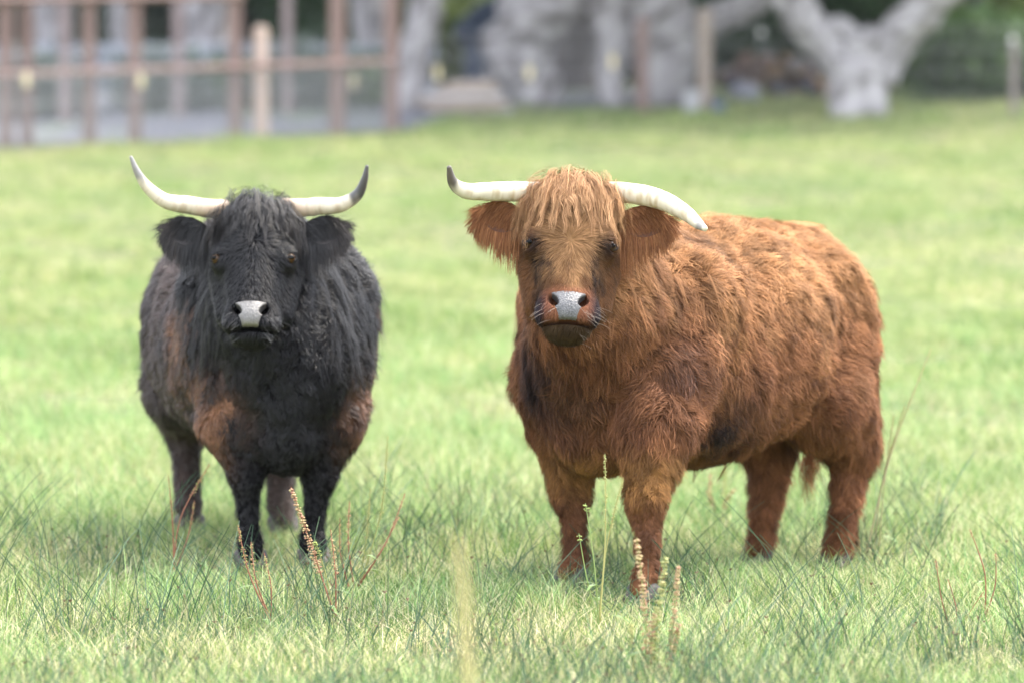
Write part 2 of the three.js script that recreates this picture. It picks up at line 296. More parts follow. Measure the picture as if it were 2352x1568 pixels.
// --- wire fence: posts, strands, hanging tags
const fenceD = (px) => lerp(43.4, 48.4, clamp(px / 1618, -0.2, 1)) - (px > 1618 ? (px - 1618) * 0.0012 : 0);
{
  const P0 = [[600, 62, 0.15, 'pale sawn wooden fence post, thickest one, in front of the timber pen', 1], [1475, 42, 0.13, 'brown wooden fence post in front of the gnarled trunks', 0], [1618, 24, 0.15, 'pale brown wooden fence post beside the rubble heap', 2], [2328, 92, 0.075, 'thin dark wooden fence post at the right edge of the pasture', 3], [-230, 70, 0.14, 'wooden fence post beyond the left end of the timber pen', 0]];
  const ms = [rustWood, pineWood, tanBoard, greyWood];
  for (const [px, top, w, label, m] of P0) {
    const D = fenceD(px), b = base(px, D), h = P(px, top, D).y - b.y, t = thing('fence_post', label, 'fence post', b, 'posts of the wire fence');
    const pts = [[w / 2, -0.3], [w / 2, h - 0.03], [w / 2 - 0.02, h], [0, h + 0.01]].map((q) => new THREE.Vector2(...q));
    part('shaft', new THREE.LatheGeometry(pts, 12), ms[m], t);
    for (let k = 0; k < 4; k++) part('staple', new THREE.TorusGeometry(0.014, 0.002, 5, 10, Math.PI), wireMat, t).position.set(0, 0.22 + k * 0.24, w / 2);
  }
  const f = thing('wire_fence', 'thin grey wire mesh fence strung between the wooden posts', 'wire fence', base(900, 46.5)), o = f.position;
  for (let k = 0; k < 4; k++) { const pts = []; for (let px = -260; px <= 2620; px += 60) { const D = fenceD(px) - 0.09, b = base(px, D); pts.push([b.x - o.x, b.y - o.y + 0.22 + k * 0.24, b.z - o.z, 0.0022]); } part('wire_strand', tube(pts, { seg: 1, ring: 4, cap: false }), wireMat, f); }
  const gs = []; for (let px = -260; px < 2620; px += 13) { const D = fenceD(px) - 0.088, b = base(px, D); gs.push(new THREE.CylinderGeometry(0.0018, 0.0018, 0.94, 4).translate(b.x - o.x, b.y - o.y + 0.47, b.z - o.z)); }
  part('wire_upright', mergeGeometries(gs), wireMat, f, { kind: 'stuff' });
  const tagMat = std([0.72, 0.62, 0.4], 0.55);
  const where = ['leftmost cream tag hanging on the fence wire', 'cream tag on the fence wire beside a timber pen post', 'cream tag on the fence wire right of the thickest pen post', 'yellowish tag on the fence wire left of the navy cover', 'cream tag on the fence wire before the widest trunk', 'cream tag on the fence wire left of the brown fence post'];
  [[61, 184], [324, 186], [812, 188], [1005, 168], [1216, 168], [1407, 142]].forEach(([px, py], i) => {
    const D = fenceD(px) - 0.12, c = P(px, py, D), t = thing('fence_tag', where[i], 'fence tag', c, 'tags hanging on the fence wire');
    const s = new THREE.Shape(); s.absellipse(0, 0, 0.03, 0.075, 0, 6.283); const hole = new THREE.Path(); hole.absellipse(0, 0.055, 0.006, 0.006, 0, 6.283); s.holes.push(hole);
    part('plate', new THREE.ExtrudeGeometry(s, { depth: 0.006, bevelEnabled: true, bevelSize: 0.002, bevelThickness: 0.002, bevelSegments: 1 }), tagMat, t); part('hook', new THREE.TorusGeometry(0.018, 0.002, 5, 12).translate(0, 0.072, 0.004), wireMat, t);
  });
}
{
  const im = new THREE.MeshPhysicalMaterial({ color: new THREE.Color().setRGB(0.8, 0.8, 0.78), roughness: 0.25 });
  for (const [px, py, lab] of [[1748, 75, 'white ball insulator on the fence left of the forked tree'], [2325, 93, 'white ball insulator on top of the thin right fence post']]) {
    const D = fenceD(px) - 0.1, t = thing('insulator', lab, 'insulator', P(px, py, D), 'insulators on the fence');
    part('ball', new THREE.LatheGeometry([[0.001, -0.036], [0.022, -0.03], [0.034, -0.008], [0.034, 0.008], [0.022, 0.03], [0.001, 0.036]].map((q) => new THREE.Vector2(...q)), 16), im, t); part('pin', new THREE.CylinderGeometry(0.005, 0.005, 0.16, 8).translate(0, -0.09, 0), wireMat, t);
  }
}
// --- foliage
const leafMat = new THREE.MeshPhysicalMaterial({ color: 0xffffff, vertexColors: true, roughness: 0.85, transmission: 0.3, thickness: 0, side: THREE.DoubleSide });
const leafGeo = [61, 62, 63].map((s) => { const r = rng(s), B = new Ribbons(); for (let i = 0; i < 22; i++) { const a = r() * 6.28, e = r() * 2 - 1, q = 0.3 * Math.cbrt(r()), p = [Math.cos(a) * q * Math.sqrt(1 - e * e), e * q, Math.sin(a) * q * Math.sqrt(1 - e * e)], d = nz3([r() - 0.5, r() - 0.65, r() - 0.5]), L = 0.07 + 0.06 * r(), v = 0.75 + 0.5 * r(); B.add([p, [p[0] + d[0] * L * 0.5, p[1] + d[1] * L * 0.5, p[2] + d[2] * L * 0.5], [p[0] + d[0] * L, p[1] + d[1] * L - 0.01, p[2] + d[2] * L]], 0.05, 0.008, nz3([r() - 0.5, r(), r() - 0.5]), [v, v, v]); } return B.geo(); });
function nz3(v) { const l = Math.hypot(...v) || 1; return v.map((u) => u / l); }
function foliage(name, parent, n, place, col, seed) {
  const r = rng(seed), C = new THREE.Color(), M = new THREE.Matrix4(), E = new THREE.Euler(), Q = new THREE.Quaternion();
  leafGeo.forEach((g) => {
    const im = new THREE.InstancedMesh(g, leafMat, Math.ceil(n / 3)); im.name = name; im.userData.kind = 'stuff';
    for (let i = 0; i < im.count; i++) { const p = place(r), s = 0.7 + 0.7 * r(); E.set(r() * 6, r() * 6, r() * 6); M.compose(p, Q.setFromEuler(E), V(s, s, s)); im.setMatrixAt(i, M); const c = mixc(col[0], col[1], r()); im.setColorAt(i, C.setRGB(...c)); }
    parent.add(im);
  });
}
const DG = [[0.03, 0.075, 0.03], [0.06, 0.12, 0.045]], MG = [[0.06, 0.13, 0.04], [0.12, 0.2, 0.06]], LG = [[0.14, 0.21, 0.05], [0.24, 0.3, 0.09]], BG = [[0.12, 0.16, 0.13], [0.19, 0.23, 0.19]];
let fs = 500;
function shrub(px, D, w, h, col, label) {
  const t = thing('shrub', label, 'shrub', base(px, D), 'shrubs behind the pasture'), lumps = [], r = rng(fs++);
  for (let k = 0; k < 7; k++) lumps.push([(r() - 0.5) * w * 0.7, h * (0.2 + 0.6 * r()), (r() - 0.5) * w * 0.4, (0.25 + 0.2 * r()) * Math.min(w, h)]);
  for (let k = 0; k < 3; k++) part('stem', tube([[(r() - 0.5) * 0.2, -0.1, 0, 0.035], [(r() - 0.5) * 0.5, h * 0.35, 0, 0.025], [(r() - 0.5) * w * 0.6, h * 0.75, 0, 0.01]], { seg: 3, ring: 6 }), barkDark, t);
  foliage('foliage', t, 420 * w * h * 0.5, (q) => { const l = lumps[Math.floor(q() * 7)], a = q() * 6.28, e = q() * 2 - 1, m = l[3] * (0.6 + 0.45 * q()), c = Math.sqrt(1 - e * e); return V(l[0] + Math.cos(a) * c * m, Math.max(0.1, l[1] + e * m), l[2] + Math.sin(a) * c * m); }, col, fs * 7);
}
const barkDark = std([1, 1, 1], 0.95, { map: grain([0.05, 0.045, 0.045], [0.13, 0.12, 0.12], 2, 2, 8) });
const barkMid = std([1, 1, 1], 0.95, { map: grain([0.11, 0.1, 0.1], [0.22, 0.2, 0.195], 2, 2, 18) });
const barkCol = (s) => (t, q) => { const n = noise(q.x * 5 + s, q.y * 2.2, q.z * 5), m = noise(q.x * 13 + s, q.y * 2.2, q.z * 13); return mixc(mixc([0.28, 0.265, 0.275], [0.46, 0.44, 0.45], 0.5 + 0.5 * n), [0.1, 0.09, 0.088], 0.85 * sst(0.0, 0.6, m)); };
const barkPale = std([1, 1, 1], 0.95, { vertexColors: true });
function tree(name, label, px, D, limbs, { mat = barkPale, crown = MG, leaves = 900, h = 5, spread = 2.4 } = {}) {
  const b = base(px, D), t = thing(name, label, 'tree', b, 'pale old trees behind the fence');
  limbs.forEach((l, i) => { const pts = l.map(([x, y, r, dd = 0]) => { const q = P(x, y, D + dd); return [q.x - b.x, q.y - b.y, q.z - b.z, r]; }); part(i ? 'limb' : 'trunk', tube(pts, { seg: 6, ring: 16, rough: 0.28, freq: 3.5, seed: i * 3 + px, col: mat === barkPale ? barkCol(px + i) : undefined }), mat, t); });
  const tops = limbs.map((l) => { const q = P(l[l.length - 1][0], l[l.length - 1][1], D); return V(q.x - b.x, q.y - b.y, q.z - b.z); });
  foliage('crown', t, leaves, (q) => { const c = tops[Math.floor(q() * tops.length)], a = q() * 6.28, e = q() * 2 - 1, m = spread * (0.45 + 0.5 * q()), k = Math.sqrt(1 - e * e); return V(c.x + Math.cos(a) * k * m, Math.max(3.2, c.y + 0.8 + e * m * 0.6), c.z + Math.sin(a) * k * m); }, crown, px * 3 + 1);
}
tree('gnarled_tree', 'leaning pale trunk beside the right end of the timber pen', 932, 48.5, [[[925, 285, 0.24], [938, 200, 0.19], [955, 120, 0.17], [978, 30, 0.17], [1005, -80, 0.16], [1060, -300, 0.14], [1090, -600, 0.1]], [[985, 10, 0.12], [930, -60, 0.1], [880, -200, 0.08], [850, -500, 0.06]]]);
tree('gnarled_tree', 'widest gnarled grey tree with three stems behind the fence', 1300, 49.2, [
  [[1230, 270, 0.31], [1218, 210, 0.29], [1196, 150, 0.35], [1196, 95, 0.37], [1230, 35, 0.38], [1290, -40, 0.4], [1350, -200, 0.35], [1380, -500, 0.25], [1400, -700, 0.15]],
  [[1410, 265, 0.2], [1400, 180, 0.17], [1405, 90, 0.19], [1400, 0, 0.24], [1370, -120, 0.26]],
  [[1528, 270, 0.32], [1522, 180, 0.29], [1524, 90, 0.35], [1505, 10, 0.38], [1460, -100, 0.3], [1420, -250, 0.25]],
  [[1525, 60, 0.2], [1600, 62, 0.19], [1670, 35, 0.18], [1745, -20, 0.17], [1840, -160, 0.14], [1900, -450, 0.09]],
], { leaves: 1400 });
tree('gnarled_tree', 'dark hollow grey brown trunk between the gnarled stems', 1325, 51.5, [[[1325, 262, 0.3, 0.3], [1322, 120, 0.3, 0.3], [1330, -40, 0.32, 0.3], [1340, -400, 0.25, 0.3]]], { mat: barkMid, leaves: 500 });
tree('forked_tree', 'pale grey tree forking low into two thick limbs on the right', 1972, 47.7, [
  [[1975, 290, 0.36], [1968, 225, 0.315], [1972, 165, 0.33], [1995, 110, 0.27], [2005, 82, 0.2]],
  [[1945, 190, 0.2], [1915, 130, 0.2], [1862, 62, 0.19], [1808, -10, 0.18], [1770, -110, 0.16], [1700, -400, 0.12], [1680, -650, 0.07]],
  [[2015, 185, 0.19], [2050, 110, 0.19], [2105, 40, 0.19], [2175, -30, 0.19], [2260, -140, 0.15], [2330, -450, 0.1]],
  [[1900, 90, 0.15], [1925, 62, 0.12], [1955, 90, 0.1]],
], { leaves: 1300, crown: LG });
tree('dark_tree', 'slim dark trunk standing right of the forked tree', 2245, 51.6, [[[2245, 200, 0.12], [2243, 60, 0.11], [2238, -120, 0.1], [2230, -500, 0.08]]], { mat: barkDark, leaves: 600, crown: MG });
for (const [px, D, r0, lab] of [[105, 52.5, 0.2, 'leftmost pale trunk seen through the timber pen'], [285, 53.5, 0.15, 'slim pale trunk behind the second bay of the timber pen'], [480, 52.5, 0.24, 'thick pale trunk behind the middle of the timber pen'], [850, 52.8, 0.19, 'pale trunk behind the right end of the timber pen']])
  tree('pale_tree', lab, px, D, [[[px, 250, r0 * 1.25], [px + 4, 130, r0], [px - 5, 0, r0 * 0.95], [px + 20, -250, r0 * 0.8], [px + 60, -650, r0 * 0.4]]], { leaves: 200 });
const SH = [[-120, 57, 2.4, 2.6, BG, 'grey green shrub past the left edge of the pen'], [60, 58, 2.4, 2.9, BG, 'tall grey green shrub behind the leftmost pale trunk'], [200, 56, 1.8, 2.4, BG, 'dull green shrub behind the left bays of the pen'], [360, 57, 2, 2.8, BG, 'dull green shrub behind the middle bays of the pen'], [560, 58, 2.2, 2.7, BG, 'grey green shrub left of the dark green bush'], [690, 55, 1.5, 2.6, DG, 'dark green bush seen through the pen right of the thickest post'], [860, 58, 2.2, 2.8, BG, 'dull shrub behind the pen end'], [1025, 56, 1.2, 2.5, LG, 'light green bush left of the navy cover'], [1200, 60, 2.6, 3, MG, 'green shrub far behind the widest trunk'], [1420, 59, 2.4, 3, BG, 'dull shrub behind the three stems'], [1620, 58, 2.2, 2.9, DG, 'dark green shrub behind the rubble heap'], [1765, 55, 1.8, 2.6, DG, 'dark green bush left of the forked tree'], [1900, 57, 2, 3, DG, 'dark shrub behind the left fork limb'], [2030, 55, 1.8, 2.8, DG, 'dark green bush framed by the fork'], [2150, 57, 1.9, 2.6, MG, 'mid green bush right of the forked tree'], [2335, 53.6, 1.3, 2.7, LG, 'light yellow green bush at the right edge'], [2440, 56.5, 2.2, 2.6, MG, 'green shrub past the right edge'], [2170, 49.9, 1.6, 0.75, MG, 'low green bush under the right fork limb'], [2330, 50.2, 1.5, 0.7, MG, 'low green bush near the thin right fence post'], [110, 47.6, 0.9, 0.55, BG, 'low grey green bush inside the left end of the pen'], [370, 48.2, 0.8, 0.5, BG, 'low grey green bush in the middle of the pen'], [545, 48.6, 0.8, 0.45, MG, 'low green bush beside the thickest fence post'], [705, 48.4, 0.9, 0.6, BG, 'low dull bush under the dark green bush in the pen'], [845, 48.8, 0.7, 0.4, MG, 'low green bush at the right end of the pen']];
for (const a of SH) shrub(...a);
// --- low slate wall behind the pen
{
  const t = thing('slate_wall', 'low bluish grey wall behind the timber pen', 'wall', base(440, 51.3)), r = rng(77), ms = [[0.27, 0.29, 0.34], [0.33, 0.35, 0.4], [0.22, 0.24, 0.28]].map((c) => std(c, 0.9));
  for (let row = 0; row < 3; row++) for (let x = -2.9 + (row % 2) * 0.2; x < 2.6; x += 0.42) { const m = part('stone', bevelBox(0.39 + 0.02 * r(), 0.19, 0.24, 0.02), ms[Math.floor(r() * 3)], t); m.position.set(x, row * 0.2 - 0.06 + ground(x + t.position.x, t.position.z) - t.position.y, (r() - 0.5) * 0.03); m.rotation.y = (r() - 0.5) * 0.06; }
}
// --- navy sheet over a frame
{
  const D = 52.4, a = base(1110, D), t = thing('covered_frame', 'dark navy sheet with a slanted top between the two gnarled trees', 'cover', a), s = new THREE.Shape();
  const q = (x, y) => { const p = P(x, y, D); return [p.x - a.x, p.y - a.y]; };
  [[1048, 62], [1110, 10], [1200, -25], [1330, -40], [1330, 78], [1190, 84], [1050, 86]].forEach((p, i) => (i ? s.lineTo(...q(...p)) : s.moveTo(...q(...p)))); s.closePath();
  part('sheet', new THREE.ExtrudeGeometry(s, { depth: 1.2, bevelEnabled: true, bevelSize: 0.03, bevelThickness: 0.03, bevelSegments: 2 }).translate(0, 0, -1.2), std([0.022, 0.04, 0.075], 0.45), t);
  const s2 = new THREE.Shape(); [[1062, 90], [1320, 82], [1320, 260], [1066, 260]].forEach((p, i) => (i ? s2.lineTo(...q(...p)) : s2.moveTo(...q(...p)))); s2.closePath();
  part('side_panel', new THREE.ExtrudeGeometry(s2, { depth: 1, bevelEnabled: false }).translate(0, 0, -1.15), std([0.075, 0.1, 0.15], 0.6), t);
}
// --- timber stack, rubble heap, small things at the fence
{
  const D = 48.2, t = thing('timber_stack', 'stack of weathered boards on a pale grey beam left of the widest trunk', 'timber stack', base(1070, D)), o = t.position, r = rng(9);
  for (const [x0, x1, y0, y1, h, m] of [[1000, 1178, 274, 262, 0.13, paleBoard], [985, 1165, 246, 240, 0.07, tanBoard], [960, 1150, 232, 228, 0.06, tanBoard], [975, 1158, 219, 216, 0.05, paleBoard], [1000, 1145, 208, 206, 0.05, tanBoard], [1030, 1130, 197, 196, 0.05, tanBoard]]) {
    const a = P(x0, y0, D), b = P(x1, y1, D - 0.1), L = a.distanceTo(b), q = part('board', bevelBox(h, L, 0.22 + 0.1 * r(), 0.006), m, t); q.position.set(a.x - o.x, a.y - o.y, a.z - o.z); q.quaternion.setFromUnitVectors(V(0, 1, 0), b.sub(a).normalize());
  }
  const u = thing('rubble_heap', 'heap of rusty brown and grey rubble beside the forked tree', 'rubble heap', base(1770, 50.2)), c = [[0.16, 0.1, 0.075], [0.2, 0.15, 0.13], [0.06, 0.06, 0.08], [0.22, 0.14, 0.07], [0.2, 0.19, 0.2], [0.1, 0.065, 0.05]].map((k) => std(k, 0.9));
  for (let i = 0; i < 46; i++) {
    const x = (r() * 2 - 1) * 0.62, hgt = 0.42 * (1 - (x / 0.72) ** 2), g = new THREE.IcosahedronGeometry(0.06 + 0.06 * r(), 1), p = g.attributes.position; for (let k = 0; k < p.count; k++) { const f = 1 + 0.35 * noise(p.getX(k) * 9 + i * 3, p.getY(k) * 9, p.getZ(k) * 9); p.setXYZ(k, p.getX(k) * f * 1.4, p.getY(k) * f * 0.8, p.getZ(k) * f); } g.computeVertexNormals();
    const m = part('chunk', g, c[Math.floor(r() * 6)], u); m.position.set(x, 0.03 + hgt * r() , (r() - 0.5) * 0.5 * (1 - hgt)); m.rotation.set(r(), r() * 6, r());
  }
  const sk = thing('sack', 'pale bluish sack slumped at the foot of the rubble heap', 'sack', base(1712, 49.5)), g = new THREE.SphereGeometry(0.14, 20, 14), p = g.attributes.position; for (let k = 0; k < p.count; k++) { const f = 1 + 0.15 * noise(p.getX(k) * 8, p.getY(k) * 8, p.getZ(k) * 8); p.setXYZ(k, p.getX(k) * f * 1.15, Math.max(-0.09, p.getY(k) * f * 0.9), p.getZ(k) * f); } g.computeVertexNormals(); part('bag', g.translate(0, 0.09, 0), std([0.25, 0.26, 0.31], 0.8), sk); part('tie', new THREE.TorusGeometry(0.03, 0.01, 6, 12).rotateX(1.2).translate(0, 0.22, 0), std([0.3, 0.3, 0.32], 0.8), sk);
  const bk = thing('bucket', 'small pale bucket lying at the foot of the pale brown fence post', 'bucket', base(1588, 48)); part('pail', new THREE.LatheGeometry([[0, 0], [0.075, 0], [0.1, 0.2], [0.106, 0.2], [0.08, -0.006]].map((q) => new THREE.Vector2(...q)), 20), std([0.4, 0.4, 0.42], 0.5), bk).position.y = 0.01; part('handle', new THREE.TorusGeometry(0.1, 0.004, 6, 16, Math.PI).rotateX(1.0).translate(0, 0.2, 0), wireMat, bk);
  const bl = thing('blue_box', 'small blue box on the grass right of the pale brown fence post', 'box', base(1650, 48.1)); part('case', bevelBox(0.13, 0.09, 0.1), std([0.1, 0.14, 0.24], 0.5), bl); part('lid', bevelBox(0.14, 0.02, 0.11, 0.005).translate(0, 0.095, 0), std([0.12, 0.17, 0.28], 0.5), bl);
}
console.log('background');

scene.fog = new THREE.FogExp2(0xe4e6ee, 0.00012);
// ------------------------------------------------------------------ the two cattle
const hairMat = (rough, spec) => new THREE.MeshPhysicalMaterial({ color: 0xffffff, vertexColors: true, roughness: rough, specularIntensity: spec, side: THREE.DoubleSide });
function tuftGeo(seed, n, w) {
  const r = rng(seed), B = new Ribbons(), cx = (r() - 0.5) * 0.3;
  for (let i = 0; i < n; i++) {
    const x0 = (r() - 0.5) * 0.75, z0 = (r() - 0.5) * 0.5, L = 0.65 + 0.5 * r(), lift = 0.13 + 0.22 * r(), bend = (r() - 0.5) * 0.35, pts = [];
    for (let k = 0; k <= 4; k++) { const t = k / 4; pts.push([lerp(x0, cx + x0 * 0.35, t * t) + bend * t * t, lift * Math.sin(t * 2.3) + 0.02 * r() - 0.05 * (1 - t), z0 + L * t * (1 - 0.1 * t)]); }
    const v = 0.72 + 0.56 * r();
    B.add(pts, w * (0.7 + 0.6 * r()), w * 0.22, [(r() - 0.5) * 1.1, 1, (r() - 0.5) * 0.4], [v, v, v]);
  }
  return B.geo();
}
function sampler(geo, r, reject) {          // area weighted random points on a mesh
  const p = geo.attributes.position.array, n = geo.attributes.normal.array, ix = geo.index.array, acc = new Float32Array(ix.length / 3); let sum = 0;
  for (let t = 0; t < ix.length; t += 3) {
    const a = ix[t] * 3, b = ix[t + 1] * 3, c = ix[t + 2] * 3, ux = p[b] - p[a], uy = p[b + 1] - p[a + 1], uz = p[b + 2] - p[a + 2], vx = p[c] - p[a], vy = p[c + 1] - p[a + 1], vz = p[c + 2] - p[a + 2];
    if (!(reject && reject(p[a], p[a + 1], p[a + 2]))) sum += Math.hypot(uy * vz - uz * vy, uz * vx - ux * vz, ux * vy - uy * vx) / 2; acc[t / 3] = sum;
  }
  const get = () => {
    const q = r() * sum; let lo = 0, hi = acc.length - 1; while (lo < hi) { const m = (lo + hi) >> 1; acc[m] < q ? lo = m + 1 : hi = m; }
    let u = r(), v = r(); if (u + v > 1) { u = 1 - u; v = 1 - v; } const w = 1 - u - v, a = ix[lo * 3] * 3, b = ix[lo * 3 + 1] * 3, c = ix[lo * 3 + 2] * 3;
    return { p: [0, 1, 2].map((k) => p[a + k] * w + p[b + k] * u + p[c + k] * v), n: [0, 1, 2].map((k) => n[a + k] * w + n[b + k] * u + n[c + k] * v) };
  };
  get.area = sum; return get;
}
const nrmz = (v) => { const l = Math.hypot(...v) || 1; return [v[0] / l, v[1] / l, v[2] / l]; };
const tangent = (d, n) => { const k = d[0] * n[0] + d[1] * n[1] + d[2] * n[2]; return nrmz([d[0] - n[0] * k, d[1] - n[1] * k, d[2] - n[2] * k]); };

function cow(o) {
  const root = thing('highland_cow', o.label, 'cow', V(o.x, ground(o.x, -o.D), -o.D), 'highland cattle standing in the pasture');
  root.rotation.y = -o.theta; root.updateMatrixWorld(true);
  const inv = root.matrixWorld.clone().invert(), L = (v) => v.clone().applyMatrix4(inv), LP = (px, py, D) => L(P(px, py, D)), A = (v) => [v.x, v.y, v.z];
  const r = rng(o.seed), s = o.size;
  // head frame: x to its left, y up the face, z out of the face
  const Hw = new THREE.Matrix4().compose(P(...o.head.at), new THREE.Quaternion().setFromEuler(new THREE.Euler(-o.head.pitch, o.head.yaw, o.head.roll, 'YZX')), V(o.head.size, o.head.size, o.head.size));
  const H = inv.clone().multiply(Hw), Hi = H.clone().invert(), hs = o.head.size;
  const hp = (x, y, z) => { const e = H.elements; return [e[0] * x + e[4] * y + e[8] * z + e[12], e[1] * x + e[5] * y + e[9] * z + e[13], e[2] * x + e[6] * y + e[10] * z + e[14]]; };
  const ih = (x, y, z) => { const e = Hi.elements; return [e[0] * x + e[4] * y + e[8] * z + e[12], e[1] * x + e[5] * y + e[9] * z + e[13], e[2] * x + e[6] * y + e[10] * z + e[14]]; };
  const two = (f) => [f(1), f(-1)];
  const muzzle = [
    ell([0, 0.07, -0.13], [0.14, 0.15, 0.125], 0.05), ell([0, 0.19, -0.15], [0.125, 0.07, 0.09], 0.06),
    cone([0, 0.0, -0.115], 0.118, [0, -0.235, -0.055], 0.078, 0.05),
    ...two((q) => ell([q * 0.112, 0.012, -0.065], [0.038, 0.045, 0.045], 0.03)),
    ...two((q) => cone([q * 0.082, -0.02, -0.19], 0.085, [q * 0.082, -0.16, -0.17], 0.06, 0.05)),
    cone([0, -0.1, -0.18], 0.11, [0, -0.255, -0.085], 0.058, 0.05),
    ell([0, -0.232, -0.038], [0.102, 0.066, 0.068], 0.04), ell([0, -0.292, -0.058], [0.066, 0.03, 0.05], 0.02),
    ...two((q) => ell([q * 0.052, -0.255, -0.03], [0.047, 0.03, 0.05], 0.02)),
    cut(ell([0, -0.284, 0.0], [0.1, 0.005, 0.06], 0.01), 0.01),
    ...two((q) => cut(ell([q * 0.047, -0.214, 0.012], [0.0155, 0.026, 0.06], 0.01, new THREE.Matrix4().makeRotationZ(q * 0.65)), 0.008)),
    ...two((q) => cut(ell([q * 0.132, 0.004, -0.036], [0.016, 0.013, 0.016], 0.01), 0.012)),
  ];
  const headF = union(muzzle);
  const padShape = (x, y) => { const w = lerp(0.036, 0.062, sst(-0.285, -0.19, y)); return Math.max(Math.abs(x) - w, Math.abs(y + 0.23) - 0.055 + 0.25 * x * x / 0.06 * (y > -0.23 ? 0.25 : 0)); };
  const noseF = (x, y, z) => { const d = headF(x, y, z) - 0.003 - 0.0011 * noise(x * 200, y * 200, z * 200), e = padShape(x, y), k = 0.02, h = Math.max(k - Math.abs(d - e), 0) / k; return Math.max(Math.max(d, e) + h * h * k * 0.25, -0.02 - z); };
  // body, in the animal's own frame: x to its left, y up, z forward
  const nk = A(L(V().setFromMatrixPosition(Hw))), nb = hp(0, 0.05, -0.19), nj = hp(0, -0.1, -0.2);
  const foot = o.feet.map((f) => A(L(V(f[0], ground(f[0], -f[1]), -f[1]))));
  const legs = [];
  foot.forEach((f, i) => {
    const q = i % 2 ? -1 : 1, front = i < 2;
    if (front) {
      const el = [lerp(q * 0.2, f[0], 0.45), o.elbow * s, lerp(0.6, f[2], 0.4)], kn = [lerp(el[0], f[0], 0.6), 0.335, lerp(el[2], f[2], 0.62) + 0.015];
      legs.push(cone([q * 0.21 * s * o.chest, 1.0 * s, 0.5], 0.17 * s, el, 0.14 * s, 0.07), cone(el, 0.13 * s, kn, 0.068, 0.05), ell([kn[0], kn[1] - 0.01, kn[2] + 0.01], [0.066, 0.075, 0.064], 0.03), cone(kn, 0.05, [f[0], f[1] + 0.1, f[2] - 0.01], 0.034, 0.03), cone([f[0], f[1] + 0.1, f[2] - 0.01], 0.05, [f[0], f[1] + 0.045, f[2] + 0.02], 0.05, 0.02));
    } else {
      const st = [q * 0.21, 0.62 * s, -0.44], hk = [lerp(q * 0.18, f[0], 0.7), 0.43, f[2] - 0.12];
      legs.push(cone([q * 0.15, 0.92 * s, -0.56], 0.17 * s, st, 0.14 * s, 0.1), cone([q * 0.165, 0.8 * s, -0.59], 0.14 * s, hk, 0.076, 0.08), cone(st, 0.15 * s, [lerp(st[0], hk[0], 0.7), 0.5, lerp(st[2], hk[2], 0.7)], 0.1, 0.08), cone(hk, 0.062, [f[0], f[1] + 0.1, f[2] - 0.02], 0.045, 0.04), cone([f[0], f[1] + 0.1, f[2] - 0.02], 0.05, [f[0], f[1] + 0.045, f[2] + 0.015], 0.05, 0.02));
    }
  });
  const bodyList = [
    cone([0, 0.85 * s, 0.42], 0.335 * o.girth, [0, 0.865 * s, -0.1], 0.375 * o.girth, 0.1), cone([0, 0.865 * s, -0.1], 0.375 * o.girth, [0, 0.925 * s, -0.5], 0.275 * o.girth, 0.1),
    ell([0, 0.74 * s, 0.16], [0.35 * o.girth, 0.33, 0.46], 0.1),
    cone([0, 1.12 * s, 0.5], 0.115, [0, 1.135 * s, -0.62], 0.115, 0.12), ...two((q) => ell([q * 0.17, 1.08 * s, -0.5], [0.11, 0.1, 0.13], 0.1)), ell([0, 1.0 * s, -0.67], [0.15, 0.18, 0.12], 0.12),
    ell([0, 0.74 * s, 0.68], [0.28 * o.chest, 0.2, 0.18], 0.1), ell([0, (o.elbow - 0.03) * s, 0.68], [0.15 * o.chest, 0.17, 0.17], 0.08),
    cone([0, 0.99 * s, 0.55], 0.27 * s, nb, 0.13 * hs, 0.12), cone([0, 0.72 * s, 0.72], 0.2 * s, nj, 0.095 * hs, 0.1), cone([0, 0.86 * s, 0.66], 0.24, [lerp(0, nk[0], 0.5), lerp(0.86, nk[1] - 0.12, 0.5), lerp(0.66, nk[2] - 0.2, 0.5)], 0.19, 0.1),
    ...legs,
  ];
  const bodyF = union(bodyList), headL = (x, y, z) => { const q = ih(x, y, z); return headF(q[0], q[1], q[2]) * hs; };
  const all = (x, y, z) => Math.min(bodyF(x, y, z), headL(x, y, z));
  const bodyGeo = mesher((x, y, z) => bodyF(x, y, z) + 0.006 * noise(x * 5, y * 5, z * 5), [-0.75, -0.03, -1.1], [0.75, 1.5, 1.45], 0.016);
  const headGeo = mesher(headF, [-0.22, -0.42, -0.36], [0.22, 0.34, 0.1], 0.006);
  const headLocal = headGeo.clone().applyMatrix4(H);
  for (const g of [bodyGeo, headLocal]) {
    const p = g.attributes.position.array, c = [];
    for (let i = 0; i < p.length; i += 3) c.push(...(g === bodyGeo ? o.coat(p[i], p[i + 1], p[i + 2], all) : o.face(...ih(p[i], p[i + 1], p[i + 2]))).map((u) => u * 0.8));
    g.setAttribute('color', new THREE.Float32BufferAttribute(c, 3));
  }
  const hm = hairMat(o.rough, o.spec);
  part('body', mergeGeometries([bodyGeo, headLocal]), new THREE.MeshPhysicalMaterial({ vertexColors: true, roughness: 0.95, specularIntensity: 0.15 }), root);
  // ---- coat: short locks all over the body
  {
    const get = sampler(bodyGeo, r, (x, y, z) => headL(x, y, z) < 0.012 || y < 0.06), N = Math.floor(get.area * o.density), G = o.tufts.map((q) => tuftGeo(q, 11, 0.05)), lists = G.map(() => []);
    const M = new THREE.Matrix4(), cam = L(camera.position), CS = o.clump;
    const h3 = (i, j, k, q) => { let t = Math.imul(i * 73856093 ^ j * 19349663 ^ k * 83492791 ^ q * 2654435, 0x85ebca6b); t ^= t >>> 13; t = Math.imul(t, 0xc2b2ae35); return ((t ^ (t >>> 16)) >>> 0) / 4294967296; };
